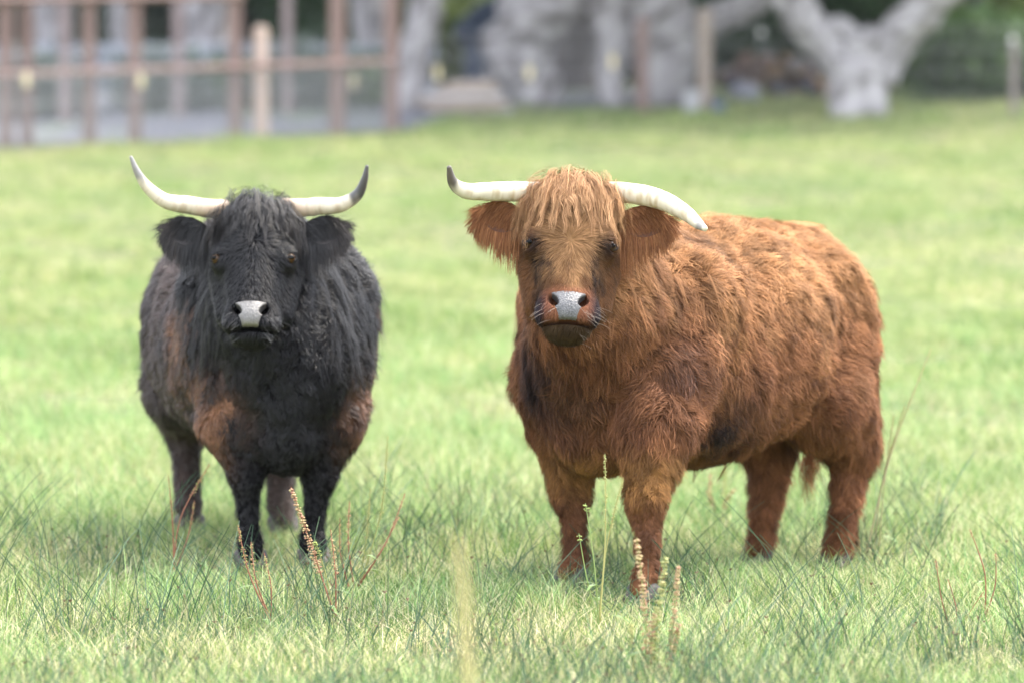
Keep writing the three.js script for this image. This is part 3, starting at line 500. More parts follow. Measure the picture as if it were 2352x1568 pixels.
    const clumpAt = (x, y, z) => { const I = Math.floor(x / CS), J = Math.floor(y / CS), K = Math.floor(z / CS); let best = 9, res = null; for (let a = I - 1; a <= I + 1; a++) for (let b = J - 1; b <= J + 1; b++) for (let c = K - 1; c <= K + 1; c++) { const px = (a + h3(a, b, c, 1)) * CS, py = (b + h3(a, b, c, 2)) * CS, pz = (c + h3(a, b, c, 3)) * CS, d = (px - x) ** 2 + (py - y) ** 2 + (pz - z) ** 2; if (d < best) { best = d; res = [px, py, pz, h3(a, b, c, 4), h3(a, b, c, 5)]; } } return res; };
    for (let i = 0; i < N; i++) {
      const q = get(), [x, y, z] = q.p, n = nrmz(q.n), away = n[0] * (cam.x - x) + n[1] * (cam.y - y) + n[2] * (cam.z - z);
      if (away < -4 && r() < 0.55) continue;
      const top = sst(0.45, 0.95, n[1]) * (y > 0.7 ? 1 : 0), leg = sst(0.62, 0.42, y), fr = sst(0.35, 0.75, z) * sst(0.3, 0.9, n[2] + 0.3 * leg);
      let d = [0.35 * Math.sign(x) * top + 0.0, -lerp(lerp(0.9, 0.25, top), 1, leg), -lerp(lerp(0.65, 1, top), 0.15, leg) * (1 - fr)];
      const a = 2.2, sw = 0.55 * (1 - 0.4 * leg);
      d = [d[0] + sw * noise(x * a * 2, y * a * 2, z * a * 2 + 11), d[1] + sw * noise(x * a * 2, y * a * 2 + 20, z * a * 2), d[2] + sw * noise(x * a * 2 + 30, y * a * 2, z * a * 2)];
      d = [d[0] + (r() - 0.5) * 0.5, d[1] + (r() - 0.5) * 0.5, d[2] + (r() - 0.5) * 0.5];
      const cp = clumpAt(x, y * 0.7, z), kk = 0.75 / CS; d = nrmz(d); d = [d[0] + (cp[0] - x) * kk + (cp[3] - 0.5) * 0.7, d[1] + (cp[1] / 0.7 - y) * kk * 0.7, d[2] + (cp[2] - z) * kk + (cp[4] - 0.5) * 0.7];
      const f = tangent(d, n), len = o.length(x, y, z, n) * (0.75 + 0.5 * r()) * (0.8 + 0.45 * cp[4]), wild = r() < 0.015 ? 0.5 : 0, lift = 0.08 + 0.14 * r() + wild + 0.12 * noise(x * 9, y * 9, z * 9) + 0.24 * (cp[3] - 0.4);
      const fz = nrmz([f[0] + n[0] * lift, f[1] + n[1] * lift, f[2] + n[2] * lift]), fy = tangent(n, fz), fx = [fy[1] * fz[2] - fy[2] * fz[1], fy[2] * fz[0] - fy[0] * fz[2], fy[0] * fz[1] - fy[1] * fz[0]];
      const wx = len * (0.8 + 0.5 * r());
      const m = M.set(fx[0] * wx, fy[0] * len, fz[0] * len, x, fx[1] * wx, fy[1] * len, fz[1] * len, y, fx[2] * wx, fy[2] * len, fz[2] * len, z, 0, 0, 0, 1).clone();
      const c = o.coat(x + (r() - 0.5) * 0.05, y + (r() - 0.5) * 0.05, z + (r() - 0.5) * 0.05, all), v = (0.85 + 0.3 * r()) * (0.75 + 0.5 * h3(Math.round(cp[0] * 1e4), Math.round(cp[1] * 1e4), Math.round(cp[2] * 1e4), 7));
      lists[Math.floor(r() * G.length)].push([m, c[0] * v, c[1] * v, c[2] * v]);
    }
    G.forEach((g, k) => {
      const im = new THREE.InstancedMesh(g, hm, lists[k].length), C = new THREE.Color(); im.name = 'coat'; im.userData.kind = 'stuff';
      lists[k].forEach(([m, a, b, c], i) => { im.setMatrixAt(i, m); im.setColorAt(i, C.setRGB(a, b, c)); }); root.add(im);
    });
    console.log('coat', N);
  }
  const push = (q, gap, F = all) => { for (let it = 0; it < 2; it++) { const d = F(q[0], q[1], q[2]); if (d < gap) { const g = grad(F, q[0], q[1], q[2], 0.006); q[0] += g[0] * (gap - d); q[1] += g[1] * (gap - d); q[2] += g[2] * (gap - d); } } return q; };
  // a lock of long hair: starts along dir, bends down, slides over the surface
  function lock(B, p, dir, len, { n = 9, w = 0.0022, fall = 0.35, spread = 0.018, gap = 0.012, segs = 6, col, wave = 0.1, F = all, curl = 0 }) {
    let q = [...p], v = nrmz(dir); const mid = [], ph = r() * 6.28, wx = (r() - 0.5) * wave, wz = (r() - 0.5) * wave, g2 = gap * (0.5 + r());
    for (let k = 0; k <= segs; k++) { mid.push(push([...q], g2, F)); q = [...mid[k]]; v = nrmz([v[0] + wx * Math.sin(ph + k * 1.3), v[1] - fall * (k < segs - 1 ? 1 : 1 - curl), v[2] + wz * Math.cos(ph + k * 1.1)]); q[0] += v[0] * len / segs; q[1] += v[1] * len / segs; q[2] += v[2] * len / segs; }
    for (let i = 0; i < n; i++) {
      const ox = (r() - 0.5) * spread, oy = (r() - 0.5) * spread, oz = (r() - 0.5) * spread, cut2 = r() < 0.35 ? 1 : 0, pts = [], bx = (r() - 0.5) * 0.012, bz = (r() - 0.5) * 0.012;
      for (let k = 0; k <= segs - cut2; k++) { const t = k / segs, e = 1 - 0.65 * Math.min(1, t * 1.3), m = mid[k]; pts.push([m[0] + ox * e + bx * t * t, m[1] + oy * e, m[2] + oz * e + bz * t * t]); }
      const g = grad(F, pts[2][0], pts[2][1], pts[2][2], 0.01), j = 0.5, vv = 0.75 + 0.5 * r(), c = typeof col === 'function' ? col() : col;
      B.add(pts, w, w * 0.3, [g[0] + (r() - 0.5) * j, g[1] + (r() - 0.5) * j, g[2] + (r() - 0.5) * j], c.map((u) => u * vv));
    }
  }
  const G0 = V(0, -1, 0).applyQuaternion(new THREE.Quaternion().setFromRotationMatrix(new THREE.Matrix4().extractRotation(Hi)));   // down, in head axes
  const toL = (d) => { const v = V(...d).transformDirection(H); return [v.x, v.y, v.z]; };
  // ---- short hair on the face, turning round the whorl between the eyes
  {
    const B = new Ribbons(), get = sampler(headGeo, r, (x, y, z) => padShape(x, y) < -0.003 && z > -0.03);
    for (let i = 0; i < o.faceHairs; i++) {
      const q = get(), [x, y, z] = q.p, n = nrmz(q.n); if (n[2] < -0.75 && r() < 0.6) continue;
      if (Math.hypot(Math.abs(x) - 0.13, y - 0.004, (z + 0.04) * 0.7) < 0.021) continue;
      const wy = y - o.head.whorl; let d = [x * 1.1, wy, 0], q1 = Math.hypot(d[0], d[1]) + 1e-3; d = [d[0] / q1, d[1] / q1 - 0.25, -0.25 - sst(0.05, 0.12, Math.abs(x)) * 0.5];
      const low = sst(-0.2, -0.3, y); d = [d[0] * (1 - 0.3 * low), lerp(d[1], -0.7, low), d[2]];
      d = [d[0] + 0.5 * noise(x * 14, y * 14, z * 14) + (r() - 0.5) * 0.35, d[1] + 0.4 * noise(x * 14, y * 14 + 9, z * 14) + (r() - 0.5) * 0.35, d[2]];
      const f = tangent(d, n), len = lerp(lerp(0.028, 0.016, sst(0.0, -0.18, y)), lerp(0.012, 0.024, sst(-0.28, -0.3, y)), sst(-0.18, -0.27, y)) * (0.7 + 0.6 * r()), lift = 0.35 + 0.35 * r(), pts = [];
      for (let k = 0; k <= 3; k++) { const t = k / 3, u = len * t, w = len * lift * Math.sin(t * 2.2) * 0.5; pts.push(hp(x + f[0] * u + n[0] * w, y + f[1] * u + n[1] * w, z + f[2] * u + n[2] * w)); }
      const c = o.face(x, y, z), v = 0.65 + 0.7 * r(), nl = toL([n[0] + (r() - 0.5) * 0.6, n[1] + (r() - 0.5) * 0.6, n[2]]);
      B.add(pts, 0.0017, 0.0005, nl, c.map((u) => u * v));
    }
    for (let i = 0; i < 60; i++) {          // whiskers
      const q = r() < 0.5 ? 1 : -1, x = q * lerp(0.03, 0.1, r()), y = lerp(-0.34, -0.22, r()), z = surfZ(x, y) - 0.002, f = nrmz([q * (0.5 + r()), -0.7 * r() - 0.2, 0.25 + 0.5 * r()]), len = 0.02 + 0.035 * r(), pts = [];
      for (let k = 0; k <= 3; k++) { const t = k / 3; pts.push(hp(x + f[0] * len * t, y + f[1] * len * t - 0.012 * t * t, z + f[2] * len * t)); }
      B.add(pts, 0.0007, 0.0003, [0.2, 0.3, 1], o.whisker);
    }
    part('face_hair', B.geo(), hm, root, { kind: 'stuff' });
  }
  function surfZ(x, y) { let z = 0.12; for (let i = 0; i < 60; i++) { const d = headF(x, y, z); if (d < 0.0004) break; z -= d * 0.8; } return z; }
  // ---- forelock over the poll
  {
    const B = new Ribbons();
    for (let i = 0; i < o.forelock.count; i++) {
      const a = r() * 6.283, q = Math.sqrt(r()), x = 0.135 * q * Math.cos(a), y = 0.19 + 0.085 * q * Math.sin(a), z = -0.06 - 0.17 * r();
      let p = hp(x, y, z); p = push(p, 0.004, headL); const fan = o.forelock.fan;
      const d = toL([x * fan + (r() - 0.5) * 1.1, 0.14 + 0.2 * r() - 0.6 * sst(0.06, -0.02, y - 0.2), 0.6 + 0.5 * r()]);
      const side = sst(0.05, 0.13, Math.abs(x));
      const tone = 0.75 + 0.5 * r(); lock(B, p, d, o.forelock.len * (0.5 + 0.6 * r() + 0.08 * side), { n: 13, w: 0.0017, fall: 0.28 + 0.24 * r(), spread: 0.03, gap: lerp(0.006, 0.036, Math.pow(r(), 1.3)), segs: 9, col: () => o.forelock.col(r).map((u) => u * tone), wave: 1.2, F: headL, curl: r() });
    }
    for (let i = 0; i < 6; i++) { let p = push(hp((r() - 0.5) * 0.2, 0.24, -0.1 - 0.12 * r()), 0.01, headL); lock(B, p, toL([(r() - 0.5) * 1.6, 0.6, 0.3 * (r() - 0.5)]), 0.05 + 0.04 * r(), { n: 3, w: 0.0013, fall: 0.16, segs: 5, col: () => o.forelock.col(r), F: headL, gap: 0.02 }); }
    part('forelock', B.geo(), hm, root);
  }
  // ---- long hair hanging from neck, shoulders, brisket and belly
  {
    const B = new Ribbons(), get = sampler(bodyGeo, r, (x, y, z) => headL(x, y, z) < 0.02 || y < 0.3 || z < -0.7);
    for (let i = 0; i < o.mane.tries; i++) {
      const q = get(), [x, y, z] = q.p, n = nrmz(q.n), k = o.mane.where(x, y, z, n); if (r() > k) continue;
      const c = o.coat(x, y, z, all), d = tangent([0.5 * noise(x * 5, y * 5, z * 5 + 4), -1 - 0.2 * r(), -0.35 * (1 - sst(0.6, 0.9, n[2])) + 0.4 * noise(x * 5, y * 5, z * 5)], n);
      lock(B, q.p, [d[0] + n[0] * 0.15, d[1] + n[1] * 0.15, d[2] + n[2] * 0.15], o.mane.len * (0.6 + 0.7 * r()), { n: 8, w: 0.0022, fall: 0.12, spread: 0.026, gap: lerp(0.012, 0.028, r()), segs: 5, col: c, wave: 0.3 });
    }
    part('mane', B.geo(), hm, root, { kind: 'stuff' });
  }
  // ---- ears
  for (const e of o.ears) {
    const a = A(LP(...e.root)), b = A(LP(...e.tip)), C = [0, 1, 2].map((k) => (a[k] + b[k]) / 2), ax = nrmz([b[0] - a[0], b[1] - a[1], b[2] - a[2]]), half = Math.hypot(b[0] - a[0], b[1] - a[1], b[2] - a[2]) / 2;
    const fwd = nrmz(A(L(V(0, EYE, 0)).sub(V(...C)))), sdn = tangent([0, -1, 0], ax), out = nrmz([ax[1] * sdn[2] - ax[2] * sdn[1], ax[2] * sdn[0] - ax[0] * sdn[2], ax[0] * sdn[1] - ax[1] * sdn[0]]), sg = out[0] * fwd[0] + out[1] * fwd[1] + out[2] * fwd[2] > 0 ? 1 : -1, face = out.map((u) => u * sg);
    // a cupped leaf, thick enough to be solid
    const pos = [], idx = [], nu = 12, nv = 10, at = (u, v, side) => { const t = u * 2 - 1, w = Math.pow(Math.sin(Math.PI * Math.pow(0.06 + 0.9 * u, 1.0)), 0.9) * e.wide * 0.52 + 0.006, y = (v * 2 - 1) * w, cup = (y * y) / (e.wide * 0.9) + 0.02 * t * t, th = side * 0.005; return [0, 1, 2].map((k) => C[k] + ax[k] * t * half + sdn[k] * y + face[k] * (cup + th)); };
    for (const sd of [1, -1]) for (let i = 0; i <= nu; i++) for (let j = 0; j <= nv; j++) pos.push(...at(i / nu, j / nv, sd));
    for (const sd of [0, 1]) for (let i = 0; i < nu; i++) for (let j = 0; j < nv; j++) { const q = sd * (nu + 1) * (nv + 1) + i * (nv + 1) + j, w = q + nv + 1; sd ? idx.push(q, q + 1, w, w, q + 1, w + 1) : idx.push(q, w, q + 1, w, w + 1, q + 1); }
    const g = new THREE.BufferGeometry(); g.setAttribute('position', new THREE.Float32BufferAttribute(pos, 3)); g.setIndex(idx); g.computeVertexNormals();
    const ear = part('ear', g, std(e.skin, 0.8), root), B = new Ribbons();
    for (let i = 0; i < o.earHairs; i++) {
      const u = 0.04 + 0.94 * r(), v = r(), sd = r() < 0.75 ? 1 : -1, p = at(u, v, sd), lowEdge = sst(0.45, 0.95, v), root2 = 1 - u, len = (0.026 + 0.02 * r()) + lowEdge * (0.02 + 0.16 * Math.pow(root2, 1.3)) * r() + (u > 0.75 ? 0.02 : 0) + 0.028 * sst(0.1, 0.3, v) * sst(0.75, 0.5, v) * r();
      let d = [0, 1, 2].map((k) => ax[k] * (0.75 - 1.0 * lowEdge * root2) + sdn[k] * (0.35 + 0.9 * lowEdge - (v < 0.2 ? 0.55 : 0)) + face[k] * sd * 0.35 + (r() - 0.5) * 0.55); const cl = 0.5 * noise(u * 9, v * 5, sd + half * 40); d = nrmz(d.map((w, k) => w + cl * sdn[k] + 0.3 * noise(u * 12, v * 7, 5 + k) * ax[k]));
      let q = [...p], v2 = d; const pts = [], S = 5; for (let k = 0; k <= S; k++) { pts.push([...q]); v2 = nrmz([v2[0], v2[1] - 0.22 - 0.1 * lowEdge, v2[2]]); for (let c = 0; c < 3; c++) q[c] += v2[c] * len / S; }
      const c = e.col(u, v, r), vv = 0.7 + 0.6 * r(); B.add(pts, 0.0019, 0.0006, [face[0] * sd + (r() - 0.5) * 0.6, face[1] * sd + (r() - 0.5) * 0.6, face[2] * sd + (r() - 0.5) * 0.6], c.map((w) => w * vv));
    }
    part('ear_hair', B.geo(), hm, ear, { kind: 'stuff' });
  }
  // ---- horns
  for (const h of o.horns) {
    const pts = h.path.map(([px, py, D, rad]) => [...A(LP(px, py, D)), rad]);
    part('horn', tube(pts, { seg: 14, ring: 20, rough: 0.03, freq: 22, rings: 0.022, col: h.col }), new THREE.MeshPhysicalMaterial({ vertexColors: true, roughness: 0.42, clearcoat: 0.15, clearcoatRoughness: 0.4 }), root);
  }
  // ---- eyes, nose, hooves, tail
  for (const q of [1, -1]) {
    const z = surfZ(q * 0.132, 0.004), c = [q * 0.131, 0.004, Math.max(z, -0.075) + 0.001], em = new THREE.MeshPhysicalMaterial({ color: new THREE.Color().setRGB(...o.eye), roughness: 0.14, specularIntensity: 0.6 });
    const g = new THREE.SphereGeometry(0.0205 * hs, 20, 14); const eye = part('eye', g, em, root); eye.position.set(...hp(...c));
    const pup = part('pupil', new THREE.SphereGeometry(0.0105 * hs, 14, 10).scale(1.25, 0.75, 0.5), new THREE.MeshPhysicalMaterial({ color: 0x040303, roughness: 0.25, specularIntensity: 0.4 }), eye); const f = toL([q * 0.35, -0.1, 1]); pup.position.set(f[0] * 0.0168 * hs, f[1] * 0.0168 * hs, f[2] * 0.0168 * hs);
    const ax = V(...toL([q * 0.45, 0.05, 1])), lid = new THREE.TorusGeometry(0.0185 * hs, 0.0052 * hs, 8, 22).scale(1.15, 0.72, 1), lm = part('eyelid', lid, std(o.lid, 0.95), eye); lm.quaternion.setFromUnitVectors(V(0, 0, 1), ax); lm.position.copy(ax).multiplyScalar(0.008 * hs);
  }
  const nose = mesher(noseF, [-0.085, -0.3, -0.04], [0.085, -0.16, 0.07], 0.0023); nose.applyMatrix4(H);
  { const p = nose.attributes.position.array, c = []; for (let i = 0; i < p.length; i += 3) c.push(...o.nose(...ih(p[i], p[i + 1], p[i + 2]))); nose.setAttribute('color', new THREE.Float32BufferAttribute(c, 3)); }
  part('nose', nose, new THREE.MeshPhysicalMaterial({ vertexColors: true, roughness: 0.42, clearcoat: 0.35, clearcoatRoughness: 0.35 }), root);
  foot.forEach((f) => {
    const F = union([...two((q) => cone([f[0] + q * 0.028, f[1] + 0.018, f[2] + 0.045], 0.03, [f[0] + q * 0.03, f[1] + 0.05, f[2] + 0.01], 0.034, 0.006))]);
    part('hoof', mesher((x, y, z) => Math.max(F(x, y, z), f[1] + 0.0 - y), [f[0] - 0.09, f[1] - 0.02, f[2] - 0.06], [f[0] + 0.09, f[1] + 0.11, f[2] + 0.11], 0.009), std([0.06, 0.05, 0.045], 0.6), root);
  });
  const tp = o.tail.map((t) => [...t]), tail = part('tail', tube(tp, { seg: 6, ring: 8, cap: true }), std(o.tailSkin, 0.9), root), TB = new Ribbons();
  for (let i = 0; i < 700; i++) {
    const u = Math.pow(r(), 0.6), f = u * (tp.length - 1), k = Math.min(tp.length - 2, Math.floor(f)), t = f - k, p = [0, 1, 2].map((c) => lerp(tp[k][c], tp[k + 1][c], t)), a = r() * 6.28, rad = lerp(tp[k][3], tp[k + 1][3], t), d = [Math.cos(a), 0, Math.sin(a)];
    const len = (u > 0.75 ? 0.17 : 0.035) * (0.6 + 0.6 * r()), pts = [], wv = (r() - 0.5) * (u > 0.75 ? 0.09 : 0.02); for (let q = 0; q <= 4; q++) { const e = q / 4; pts.push([p[0] + d[0] * (rad + 0.02 * e) + wv * Math.sin(e * 5), p[1] - len * e, p[2] + d[2] * (rad + 0.02 * e) + wv * Math.cos(e * 4)]); }
    const c = o.tailCol, v = 0.7 + 0.6 * r(); TB.add(pts, 0.0022, 0.0008, [d[0], 0.2, d[2]], c.map((w) => w * v));
  }
  part('tail_hair', TB.geo(), hm, tail, { kind: 'stuff' });
  console.log(root.name, 'done'); return root;
}
const patch = (x, y, z, cx, cy, cz, rad) => Math.exp(-((x - cx) ** 2 + (y - cy) ** 2 + (z - cz) ** 2) / (rad * rad));
// brown animal
{
  const rust = [0.225, 0.096, 0.043], tan = [0.385, 0.195, 0.084], dark = [0.03, 0.02, 0.02], deep = [0.12, 0.047, 0.023], pale = [0.27, 0.145, 0.066], gold = [0.23, 0.115, 0.036], ink = [0.016, 0.01, 0.009];
  cow({
    label: 'shaggy rust brown highland cow standing on the right with a blond fringe', seed: 101, clump: 0.052, size: 1.0, girth: 1.0, chest: 1.2, elbow: 0.6,
    x: 0.707, D: 16.49, theta: 0.62, feet: [[0.456, 15.57], [0.219, 16.1], [1.205, 16.82], [0.918, 16.93]],
    head: { at: [1311, 553, 15.28], pitch: 0.36, yaw: 0, roll: -0.045, size: 1.03, whorl: 0.0 },
    rough: 0.6, spec: 0.22, density: 9500, tufts: [1, 2, 3], faceHairs: 32000, earHairs: 6000,
    length: (x, y, z, n) => Math.max(lerp(0.024, 0.054, sst(0.28, 0.6, y)), z < -0.2 ? lerp(0.03, 0.05, sst(0.2, 0.36, y)) : 0) * lerp(1, 0.8, sst(0.5, 1, n[1])),
    coat(x, y, z) {
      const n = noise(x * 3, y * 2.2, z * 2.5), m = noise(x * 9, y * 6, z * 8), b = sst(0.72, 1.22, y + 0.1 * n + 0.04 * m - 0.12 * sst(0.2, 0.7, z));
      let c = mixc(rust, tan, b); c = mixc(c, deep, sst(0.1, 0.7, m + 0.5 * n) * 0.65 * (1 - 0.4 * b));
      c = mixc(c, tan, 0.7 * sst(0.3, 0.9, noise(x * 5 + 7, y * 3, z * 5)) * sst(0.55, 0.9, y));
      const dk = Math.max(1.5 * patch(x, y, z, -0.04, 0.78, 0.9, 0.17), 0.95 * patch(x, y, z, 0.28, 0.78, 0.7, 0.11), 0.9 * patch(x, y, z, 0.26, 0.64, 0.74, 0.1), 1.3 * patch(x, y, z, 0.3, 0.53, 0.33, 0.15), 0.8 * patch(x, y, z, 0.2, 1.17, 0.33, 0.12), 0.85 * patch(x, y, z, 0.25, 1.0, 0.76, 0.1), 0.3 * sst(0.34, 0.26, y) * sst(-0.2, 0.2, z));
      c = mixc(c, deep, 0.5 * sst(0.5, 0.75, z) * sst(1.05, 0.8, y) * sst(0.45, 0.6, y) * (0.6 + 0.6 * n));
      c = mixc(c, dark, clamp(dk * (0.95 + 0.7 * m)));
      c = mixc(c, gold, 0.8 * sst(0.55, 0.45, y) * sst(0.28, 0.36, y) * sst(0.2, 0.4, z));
      const st = noise(x * 22, y * 9, z * 16); return c.map((u) => u * (1 + 0.18 * m) * (1 + 0.38 * st));
    },
    face(x, y, z) {
      const ax = Math.abs(x), n = noise(x * 16, y * 9, z * 12), f = sst(-0.21, -0.1, y + 0.05 * n - 0.02) * sst(0.125, 0.075, ax + 0.02 * n - 0.05 * sst(0.02, 0.1, y));
      let c = mixc([0.13, 0.058, 0.024], pale, f);
      const n2 = noise(x * 55, y * 16, z * 30); c = mixc(c, ink, (0.68 + 0.5 * n2) * sst(0.035, 0.08, ax + 0.02 * n + 0.012 * n2) * sst(0.01, -0.05, y) * sst(0.125, 0.095, ax + 0.02 * n));
      c = mixc(c, ink, patch(ax, y, 0, 0.112, -0.002, 0, 0.034));
      c = mixc(c, [0.022, 0.016, 0.02], sst(-0.17, -0.2, y + 0.012 * n) * sst(0.05, 0.075, ax + 0.01 * n) * sst(-0.12, -0.07, z));
      c = mixc(c, [0.25, 0.1, 0.055], 0.6 * Math.exp(-((Math.max(0, Math.max(ax - 0.066, Math.abs(y + 0.225) - 0.052)) / 0.013) ** 2)) * sst(-0.295, -0.275, y));
      c = mixc(c, [0.05, 0.03, 0.014], sst(-0.275, -0.29, y)); return c.map((u) => u * (1 + 0.2 * n));
    },
    forelock: { count: 460, len: 0.165, fan: 7, col: (r) => mixc([0.27, 0.135, 0.064], [0.47, 0.275, 0.14], r()) },
    mane: { tries: 1700, len: 0.1, where: (x, y, z, n) => clamp(sst(0.3, 0.6, z) * 0.6 * sst(0.62, 0.8, y) + 0.1 * sst(0.62, 0.5, y) * (z < 0.3 && y > 0.36 ? 1 : 0)) },
    whisker: [0.42, 0.34, 0.28], eye: [0.035, 0.015, 0.006], lid: [0.025, 0.014, 0.01],
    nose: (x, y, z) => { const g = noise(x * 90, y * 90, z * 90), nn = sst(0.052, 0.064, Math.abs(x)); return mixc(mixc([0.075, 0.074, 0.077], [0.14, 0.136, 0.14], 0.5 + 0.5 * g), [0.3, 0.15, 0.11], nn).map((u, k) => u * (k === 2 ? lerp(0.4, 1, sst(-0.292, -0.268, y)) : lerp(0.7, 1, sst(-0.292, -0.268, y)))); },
    ears: [
      { root: [1418, 505, 15.48], tip: [1528, 514, 15.5], wide: 0.09, skin: [0.1, 0.04, 0.02], col: (u, v, r) => mixc([0.16, 0.058, 0.024], [0.31, 0.14, 0.06], r()) },
      { root: [1206, 500, 15.48], tip: [1106, 497, 15.5], wide: 0.09, skin: [0.1, 0.04, 0.02], col: (u, v, r) => mixc([0.16, 0.058, 0.024], [0.31, 0.14, 0.06], r()) },
    ],
    horns: [
      { path: [[1400, 440, 15.5, 0.034], [1460, 446, 15.46, 0.036], [1520, 460, 15.42, 0.033], [1575, 490, 15.36, 0.026], [1605, 515, 15.3, 0.018], [1621, 526, 15.27, 0.009]], col: (t, q, a) => { const n = noise(q.x * 40, q.y * 14, q.z * 14); return mixc(mixc([0.68, 0.62, 0.48], [0.52, 0.43, 0.28], sst(-0.3, 0.8, n + 0.7 * noise(t * 34, 3, 1) * sst(0.8, 0.3, t))), [0.2, 0.19, 0.2], 0.75 * sst(0.74, 0.86, t + 0.05 * n) * sst(0.99, 0.93, t)); } },
      { path: [[1240, 440, 15.5, 0.033], [1185, 440, 15.46, 0.035], [1120, 440, 15.42, 0.0315], [1066, 438, 15.38, 0.0265], [1040, 418, 15.35, 0.018], [1031, 383, 15.33, 0.0075]], col: (t, q, a) => { const n = noise(q.x * 30, q.y * 14, q.z * 14); return mixc(mixc([0.68, 0.62, 0.48], [0.52, 0.43, 0.28], sst(-0.3, 0.8, n + 0.7 * noise(t * 34, 3, 1) * sst(0.8, 0.3, t))), [0.05, 0.038, 0.028], 0.95 * sst(0.66, 0.8, t + 0.05 * n)); } },
    ],
    tail: [[0, 1.17, -0.84, 0.035], [-0.02, 1.06, -0.92, 0.03], [-0.05, 0.8, -0.93, 0.018], [-0.09, 0.5, -0.9, 0.008], [-0.12, 0.38, -0.87, 0.003]], tailSkin: [0.2, 0.08, 0.03], tailCol: [0.26, 0.11, 0.045],
  });
}
